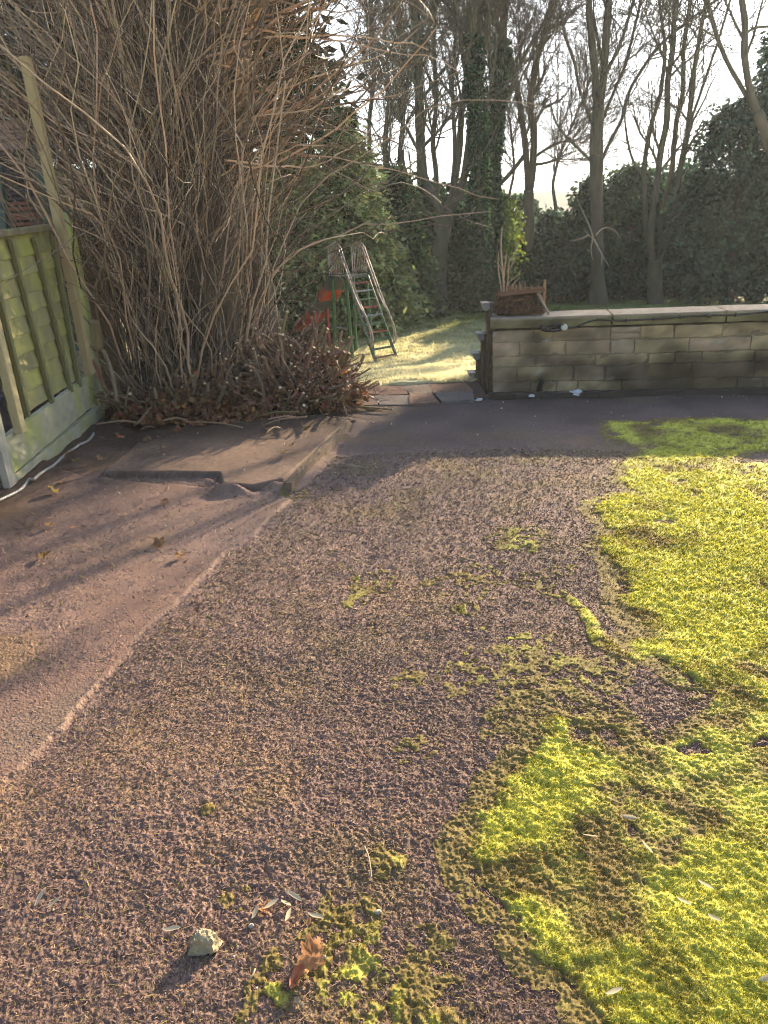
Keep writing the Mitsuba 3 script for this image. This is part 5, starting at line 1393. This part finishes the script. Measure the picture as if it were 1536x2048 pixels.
    P, R = grow(base, d, g.uniform(1.0, 2.2, n), g.uniform(0.005, 0.010, n), 14, g, up=-0.05, wander=0.4, tip=0.3)
    allP.append(P), allR.append(R), allC.append(rodc(n) * 1.15)
    # (e) high boughs against the sky
    n = 90
    base = C + np.stack([g.normal(0, .35, n), .4 + g.normal(0, .3, n), g.uniform(2.6, 4.4, n)], 1)
    a = g.uniform(math.pi, 2.1 * math.pi, n)
    el = np.radians(g.uniform(0, 55, n))
    d = np.stack([np.cos(el) * np.cos(a), np.cos(el) * np.sin(a) * .6, np.sin(el)], 1)
    P, R = grow(base, d, g.uniform(1.2, 2.8, n), g.uniform(0.005, 0.013, n), 14, g, up=0.1, wander=0.5, tip=0.3)
    allP.append(P), allR.append(R), allC.append(rodc(n) * [1, .94, .9])
    rest = MB()
    count = 0
    for P, R, c in zip(allP, allR, allC):
        big = np.argsort(-R[:, 0] * np.linalg.norm(P[:, -1] - P[:, 0], axis=1))
        K = P.shape[1]
        for j, i in enumerate(big):
            if j < 46 and count < 230:
                v, f = batch_tubes(P[i:i + 1], R[i:i + 1], 6, True)
                MB().add(v, f, np.clip(c[i], .05, 1) * (0.75 + 0.5 * meshkit.fbm(v / .08, 2, i)[:, None])).build(key('shoot', k), 'm_rod', smooth=True)
                count += 1
            else:
                v, f = batch_tubes(P[i:i + 1], R[i:i + 1], 4, False)
                rest.add(v, f, np.clip(c[i], .05, 1))
        # side twigs
        P2, R2 = spawn(P, R, len(P) * 3, 0.2, 0.98, (0.15, 0.8), (18, 55), 0.5, 6, g, 0.3, 0.5, np.full(len(P), 1 / len(P)))
        v, f = batch_tubes(P2, np.clip(R2, 0.0018, 0.005), 3)
        rest.add(v, f, np.repeat(jit((0.24, 0.17, 0.12), len(P2), .2), 18, 0))
    # dead tangle at the foot
    n = 1300
    a = g.uniform(math.pi * 0.8, 2.25 * math.pi, n)
    rad = np.sqrt(g.random(n)) * 1.02
    base = C + np.stack([np.cos(a) * rad * 1.05, np.sin(a) * rad * .85, 0.03 + 0.35 * g.random(n) * (1.1 - rad)], 1)
    d = g.normal(0, 1, (n, 3)) * [1, .8, .55] + [0, 0, .35]
    d /= np.linalg.norm(d, axis=1, keepdims=True)
    hr = np.arange(n) > 800
    q = np.sqrt(g.random(n))
    b = g.uniform(0, 2 * np.pi, n)
    base = np.where(hr[:, None], np.stack([-0.72 + np.cos(b) * q * .62, 6.80 + np.sin(b) * q * .55, 0.06 + .52 * (1 - q ** 2)], 1), base)
    P, R = grow(base, d, np.where(hr, g.uniform(.1, .4, n), g.uniform(0.2, 0.9, n)), g.uniform(0.0025, 0.006, n), 7, g, up=-0.2, wander=0.7, tip=.5)
    P[:, :, 2] = np.maximum(P[:, :, 2], 0.02)
    v, f = batch_tubes(P, R, 4)
    rest.add(v, f, np.repeat(jit((0.17, 0.11, 0.075), n, .3), 28, 0))
    rest.build(k + '__thin_shoots', 'm_rod', smooth=True)
    labels[k + '__thin_shoots'] = {'label': 'tangle of thinner bare shoots', 'kind': 'stuff'}
    # cut stumps of shoots on the right and front, each with a pale cut end
    n = 420
    right = np.arange(n) < 290
    a = g.uniform(0, 2 * np.pi, n)
    rad = np.sqrt(g.random(n))
    bx = np.where(right, 0.82 + np.cos(a) * rad * 0.58, -0.25 + np.cos(a) * rad * 0.85)
    by = np.where(right, -0.42 + np.sin(a) * rad * 0.48, -0.55 + np.sin(a) * rad * 0.30)
    base = C + np.stack([bx, by, np.where(right, 0.03 + 0.46 * (1 - rad ** 2), 0.03 + 0.22 * g.random(n))], 1)
    d = np.stack([np.cos(a) * rad * .75, np.sin(a) * rad * .6 - .15, np.full(n, .8)], 1) + g.normal(0, .48, (n, 3)) + [.12, -.05, 0]
    d /= np.linalg.norm(d, axis=1, keepdims=True)
    L = g.uniform(0.10, 0.42, n)
    R = g.uniform(0.005, 0.015, n)
    small, ends = MB(), MB()
    order = np.argsort(-R)
    for j, i in enumerate(order):
        mid = base[i] + d[i] * L[i] * .5 + g.normal(0, .012, 3)
        tip = base[i] + d[i] * L[i]
        P = spline([base[i], mid, tip], 6)[None]
        v, f = batch_tubes(P, np.full((1, 6), R[i]) * np.linspace(1.15, 1, 6), 6)
        c = jit((0.21, 0.14, 0.095), 1, .22, 900 + j)[0]
        cv, cf = batch_tubes(np.array([[tip - d[i] * .002, tip + d[i] * .003]]), np.array([[R[i] * 1.0, R[i] * .97]]), 8, True)
        fresh = g.random() < 0.33
        cc = np.array([0.66, 0.56, 0.40]) if fresh else np.array([0.30, 0.21, 0.13])
        if j < 60:
            s = key('cut_stem', k)
            MB().add(v, f, c).build(s, 'm_vc', smooth=True)
            MB().add(cv, cf, cc).build(s + '__cut_end', 'm_vc')
        else:
            small.add(v, f, c).add(cv, cf, cc)
    small.build(k + '__small_cut_stems', 'm_vc')
    labels[k + '__small_cut_stems'] = {'label': 'smaller cut stems with pale ends', 'kind': 'stuff'}


build_lime()


# ---------------------------------------------------------------- leaves, sticks and stones on the ground
def curled_leaf(g, size, curl=0.5, maple=False):
    """a dry leaf: a lobed blade with a fold and curled edges, two-sided thickness left to the thin BSDF"""
    nr, na = (8, 20) if maple else (5, 9)
    t = np.linspace(0, 1, nr)[:, None]
    a = np.linspace(0, 2 * np.pi, na * 2, endpoint=False)[None]
    lob = (1 + 0.30 * np.abs(np.cos(a * 2.5)) - .2) if maple else (0.35 + 0.65 * np.abs(np.cos(a)) ** 0.8)
    lob = lob * (1 + 0.1 * g.normal(size=a.shape))
    x = t * lob * np.cos(a) * size * .5
    y = t * lob * np.sin(a) * size * (.5 if maple else .36)
    z = curl * (np.abs(y) * 0.9 + 0.6 * x * x / size) * (0.35 if maple else 1)
    q = np.stack([x / size, y / size, 0 * x + g.uniform(0, 50)], -1)
    z = z + size * (0.75 if maple else 0.22) * (meshkit.fbm(q * 3.0, 3, 3) - 0.5) * (0.3 + t)
    x = x + size * 0.18 * (meshkit.fbm(q * 2.6 + 7, 2, 4) - 0.5)
    V = np.stack([x, y, z], -1)
    n2_ = a.shape[1]
    i = np.arange(nr - 1)[:, None] * n2_ + np.arange(n2_)[None]
    j = np.arange(nr - 1)[:, None] * n2_ + ((np.arange(n2_) + 1) % n2_)[None]
    F = np.vstack([np.stack([i, j, j + n2_], -1).reshape(-1, 3), np.stack([i, j + n2_, i + n2_], -1).reshape(-1, 3)])
    return V.reshape(-1, 3), F


def rot(g, flat=0.35):
    ax, ay, az = g.normal(0, flat), g.normal(0, flat), g.uniform(0, 2 * np.pi)
    return trimesh.transformations.euler_matrix(ax, ay, az)[:3, :3]


def ground_level(x, y):
    P = np.array([[x, y]])
    return float(ground_h(P, np.hypot(P[:, 0], P[:, 1]))[0][0]) + (0.016 if polydist(PATH, P)[0] > 0 else 0)


def place_leaf(k, p, size, col, g, curl=.5, maple=False, dz=0.0, flat=.35):
    v, f = curled_leaf(g, size, curl, maple)
    v = v @ rot(g, flat).T
    v[:, 2] -= v[:, 2].min()
    v += [p[0], p[1], ground_level(p[0], p[1]) + dz + 0.002]
    c = np.asarray(col) * (0.75 + 0.5 * meshkit.fbm(v / (size * .25), 2, 7))[:, None]
    MB().add(v, f, c).build(k, 'm_leaf', smooth=True)


def build_debris():
    g = np.random.default_rng(83)
    # foreground stone
    p = np.array((-0.465,1.292,0.000))
    pts = np.array([[-.036, -.020, 0], [.030, -.022, 0], [.038, .012, 0], [-.028, .022, 0], [-.020, -.014, .040], [.022, -.016, .030], [.030, .008, .026], [-.016, .012, .050], [.004, .012, .047], [-.03, .0, .03]])
    m = trimesh.convex.convex_hull(pts).subdivide_to_size(0.004)
    v = m.vertices + (meshkit.fbm(m.vertices / 0.016, 4, 4)[:, None] - .5) * 0.014
    MB().add(v * 0.98 + [p[0], p[1], 0.0], m.faces, np.array([0.36, 0.30, 0.19]) * (0.7 + .6 * meshkit.fbm(v / .01, 2, 5))[:, None]).build('stone', 'm_stone')
    tag('stone', 'pale angular stone lying on the tarmac in the left foreground', 'stone')
    p = np.array((-0.498,1.294,0.000))
    m = trimesh.convex.convex_hull(g.normal(0, .009, (14, 3)) * [1, .8, 1]).subdivide_to_size(.006)
    MB().add(m.vertices + [p[0], p[1], .012], m.faces, (0.30, 0.20, 0.13)).build('stone_001', 'm_stone')
    tag('stone_001', 'small brown pebble touching the left side of the pale angular stone', 'stone')
    for (px, s, lab) in (((-0.064,1.356,-0.000), .012, 'tiny pale pebble left of the moss edge in the foreground'), ((-0.366,1.337,0.000), .010, 'tiny pale pebble beside the slim pale leaves in the foreground'), ((-0.188,1.244,0.000), .010, 'tiny pale pebble above the crumpled brown leaf')):
        k = key('stone')
        if k == 'stone': k = key('stone')
        while k in scene: k = key('stone')
        m = trimesh.creation.icosphere(2)
        v = m.vertices * s * .7 * [1, .8, .7] * (0.7 + .6 * meshkit.noise(m.vertices * 2 + 3, 2))[:, None]
        MB().add(v + [px[0], px[1], .006], m.faces, (0.38, .34, .30)).build(k, 'm_grit', smooth=True)
        tag(k, lab, 'stone')
    # the crumpled leaves in front
    for (q, s, c, cu, mp, lab) in (((-0.213,1.228,0.000), .072, (0.50, 0.27, 0.14), .9, True, 'large crumpled orange brown leaf in the foreground'), ((-0.249,1.197,0.000), .052, (0.48, 0.20, 0.12), 1.1, False, 'curled russet leaf just below the crumpled orange brown leaf'),
                                   ((-0.234,1.139,0.000), .030, (0.42, 0.34, 0.22), .5, False, 'small tan leaf at the bottom of the foreground'), ((-0.340,1.384,0.000), .035, (0.42, 0.24, 0.14), .8, True, 'small torn brown leaf beside the slim pale leaves'),
                                   ((-0.229,1.342,0.000), .022, (0.42, .24, .15), .6, False, 'tiny russet leaf scrap in the middle foreground'), ((-1.900,4.030,0.000), .05, (0.40, 0.27, 0.15), .8, True, 'curled brown leaf on the soil near the left edge'),
                                   ((-2.120,4.802,0.000), .09, (0.42, 0.25, 0.17), .6, False, 'long pinkish brown dead leaf on the soil beside the fence'), ((-2.087,5.454,0.000), .05, (0.42, 0.26, 0.15), .8, True, 'brown leaf lying on the slab near the concrete gravel boards'),
                                   ((-1.580,5.363,0.000), .05, (0.48, 0.30, 0.16), .7, False, 'orange brown leaf on the middle of the raised slab'), ((-2.006,4.045,0.000), .05, (0.3, 0.2, 0.13), .8, True, 'dark crumpled leaf on the soil at the left edge')):
        k = key('fallen_leaf')
        place_leaf(k, q, s, c, g, cu, mp, dz=.08 if 860 > 0 and q[1] > 4.75 and q[0] > -1.95 else 0.0)
        tag(k, lab, 'leaf')
    # slim pale willow-like leaves
    slim = [(-0.325,1.393,0.000), (-0.359,1.368,0.000), (-0.279,1.355,0.000), (-0.289,1.392,0.000), (-0.213,1.351,0.000), (-0.269,1.413,0.000), (-0.864,1.424,0.000), (-0.909,1.444,0.000), (0.620,1.483,0.000), (0.652,1.316,0.000), (0.704,1.268,-0.000), (0.425,1.109,0.000), (0.752,1.127,0.000), (0.614,1.595,-0.000), (0.492,1.533,0.000), (-0.097,1.556,0.000), (0.720,1.361,0.000), (-0.554,1.338,0.000)]
    for i, q in enumerate(slim):
        if i == 15: continue
        k = key('slim_leaf')
        L = 0.040 * g.uniform(.8, 1.15)
        a = g.uniform(0, 6.28) if i not in (8, 9, 10) else g.normal(1.75, .15)
        t = np.linspace(-.5, .5, 9)
        w = 0.0055 * np.cos(t * np.pi) ** .8 + .0004
        ce = np.stack([t * L, 0.12 * L * np.sin(t * 3), 0.006 + 0.10 * L * (t * t * 2)], 1)
        V = np.vstack([ce + np.stack([0 * t, w, 0.35 * w], 1), ce, ce + np.stack([0 * t, -w, 0.35 * w], 1)])
        ii = np.arange(8)
        F = np.vstack([np.stack([ii, ii + 1, ii + 10], 1), np.stack([ii, ii + 10, ii + 9], 1), np.stack([ii + 9, ii + 10, ii + 19], 1), np.stack([ii + 9, ii + 19, ii + 18], 1)])
        R_ = trimesh.transformations.euler_matrix(g.normal(0, .3), g.normal(0, .25), a)[:3, :3]
        V = V @ R_.T + [q[0], q[1], ground_level(q[0], q[1]) + (0.022 if moss_field(np.array([q[:2]]))[0] > .2 else .008)]
        MB().add(V, F, (0.55, 0.50, 0.38)).build(k, 'm_leaf', smooth=True)
        labs = {8: 'upright pale slim leaf on the moss, uppermost of three', 9: 'pale slim leaf on the moss, middle one of three', 10: 'pale slim leaf on the moss, lowest one of three', 11: 'pale slim leaf lying flat near the bottom of the moss'}
        labs2 = dict(zip([0, 1, 2, 3, 4, 5, 6, 7, 12, 13, 14, 15, 16, 17], ['slim leaf pointing up right beside the torn brown leaf', 'slim leaf pointing down right beside the torn brown leaf', 'broad pale slim leaf at the middle of the foreground litter', 'slim leaf just above the broad pale one in the foreground', 'slim leaf at the right end of the foreground litter', 'slim tan leaf at the top of the foreground litter', 'slim pale leaf on the tarmac near the left edge', 'slim dark edged leaf on the tarmac nearest the left edge', 'slim pale leaf cut by the right edge of the picture', 'slim pale leaf high on the lower moss patch', 'slim brownish leaf on the moss above the upright pale one', 'slim pale leaf at the upper end of the straight twig', 'slim pale leaf half sunk in moss above the middle one of three', 'slim pale leaf on the tarmac just above the angular stone']))
        tag(k, labs.get(i) or labs2[i], 'leaf')
    # short dry sticks
    for i, (a, b, lab) in enumerate((((-0.098,1.556,0.000), (-0.080,1.454,0.000), 'thin straight twig lying near the middle of the foreground'), ((-0.348,1.193,0.000), (-0.339,1.219,-0.000), 'tiny twig below the pale angular stone'), ((-0.095,4.835,0.000), (-0.426,5.061,0.000), 'thin twig lying across the slab kerb in the shade'))):
        k = key('twig')
        a, b = np.array(a), np.array(b)
        MB().tube([a + [0, 0, .012], (a + b) / 2 + [.004, .003, .016], b + [0, 0, .012]], .0022, (0.38, 0.30, 0.2), 5).build(k, 'm_vc', smooth=True)
        tag(k, lab, 'twig')
    # sticks and leaves strewn at the foot of the tree
    C = np.array([-1.45, 7.1])
    n = 7500
    a = g.uniform(math.pi * .85, 2.2 * math.pi, n)
    rad = np.sqrt(g.random(n)) * 1.12
    c = np.stack([C[0] + np.cos(a) * rad * .98, C[1] - .05 + np.sin(a) * rad * .86, 0.05 + 0.38 * np.clip(1.05 - rad, 0, 1) ** .7 * g.uniform(.3, 1, n) + np.abs(g.normal(0, .035, n))], 1)
    v, f, cc = leaf_quads(c, g, 0.055, .75, (0.25, 0.125, 0.068), .45)
    h = np.arange(n) > 4600          # the heap under the cut stems on the right
    q = np.sqrt(g.random(n)) 
    b = g.uniform(0, 2 * np.pi, n)
    c2 = np.stack([-0.74 + np.cos(b) * q * .66, 6.80 + np.sin(b) * q * .56, 0.06 + .52 * (1 - q ** 2) * g.uniform(.4, 1, n)], 1)
    c = np.where(h[:, None], c2, c)
    v, f, cc = leaf_quads(c, g, 0.055, .75, (0.25, 0.125, 0.068), .45)
    fl = np.repeat(g.random(n) < .08, 4)
    cc[fl] = cc[fl] * 2.0
    MB().add(v, f, cc).build('leaf_litter', 'm_leaf')
    tag('leaf_litter', 'brown leaf litter heaped round the foot of the cut back tree', 'leaf litter', kind='stuff')
    ORD = 'first second third fourth fifth sixth seventh eighth ninth tenth eleventh twelfth thirteenth fourteenth fifteenth sixteenth seventeenth eighteenth nineteenth twentieth'.split()
    lit = []
    for i in range(20):
        k = key('litter_leaf')
        t = g.random()
        q = (g.uniform(-2.3, -.3), g.uniform(5.2, 6.2) - .2 * t, 0)
        if i > 13: q = (g.uniform(-2.2, -1.0), g.uniform(3.4, 4.7), 0)
        lob = g.random() < .4
        place_leaf(k, q, g.uniform(.035, .08), jit((0.30, 0.18, 0.10), 1, .3, 50 + i)[0].clip(.05, 1), g, g.uniform(.4, 1.1), lob, dz=.062 if q[1] > 4.75 else 0.0)
        lit.append((math.atan2(q[0], q[1]), k, 'lobed' if lob else 'oval', i > 13))
    for fl in (False, True):
        for j, (_, k, sh, _) in enumerate(sorted(t for t in lit if t[3] == fl)):
            tag(k, f'{sh} dead leaf, {ORD[j]} from the left of those strewn ' + ('on the soil' if fl else 'on the raised slab'), 'leaf', 'dead leaves strewn before the tree')
    xs = np.sort(g.uniform(-2.1, -.15, 12))
    for i in range(12):
        k = key('strewn_stick')
        a = np.array([xs[i], g.uniform(5.6, 6.4), .095])
        b = a + np.array([g.normal(0, .22), g.normal(0, .12), g.uniform(0, .05)])
        MB().tube([a, (a + b) / 2 + [0, 0, .02], b], g.uniform(.003, .008), jit((0.27, .19, .13), 1, .25, 70 + i)[0], 6).build(k, 'm_vc', smooth=True)
        tag(k, f'dry cut stick, {ORD[i]} from the left of those lying at the foot of the tree', 'stick', 'sticks at the foot of the tree')
    # pale flecks on the shaded tarmac
    b = MB()
    n = 560
    x, y = g.uniform(-1.9, 3.2, n), g.uniform(3.6, 6.7, n)
    y[200:] = np.exp(g.uniform(0.05, 1.3, n - 200))
    x[200:] = y[200:] * g.uniform(-.7, .5, n - 200)
    for i in range(n):
        m = trimesh.creation.icosphere(0)
        s = g.uniform(.002, .007) * (1 if i < 200 else .42)
        b.add(m.vertices * s * g.uniform(.4, 1.4, 3) + [x[i], y[i], ground_level(x[i], y[i]) + s * .5 + (.075 if inside(SLAB, [(x[i], y[i])])[0] else 0)], m.faces, jit((0.45, .38, .30), 1, .3, 2000 + i)[0])
    b.build('grit', 'm_vc')
    tag('grit', 'pale specks of grit and bark strewn over the yard', 'grit', kind='stuff')


build_debris()
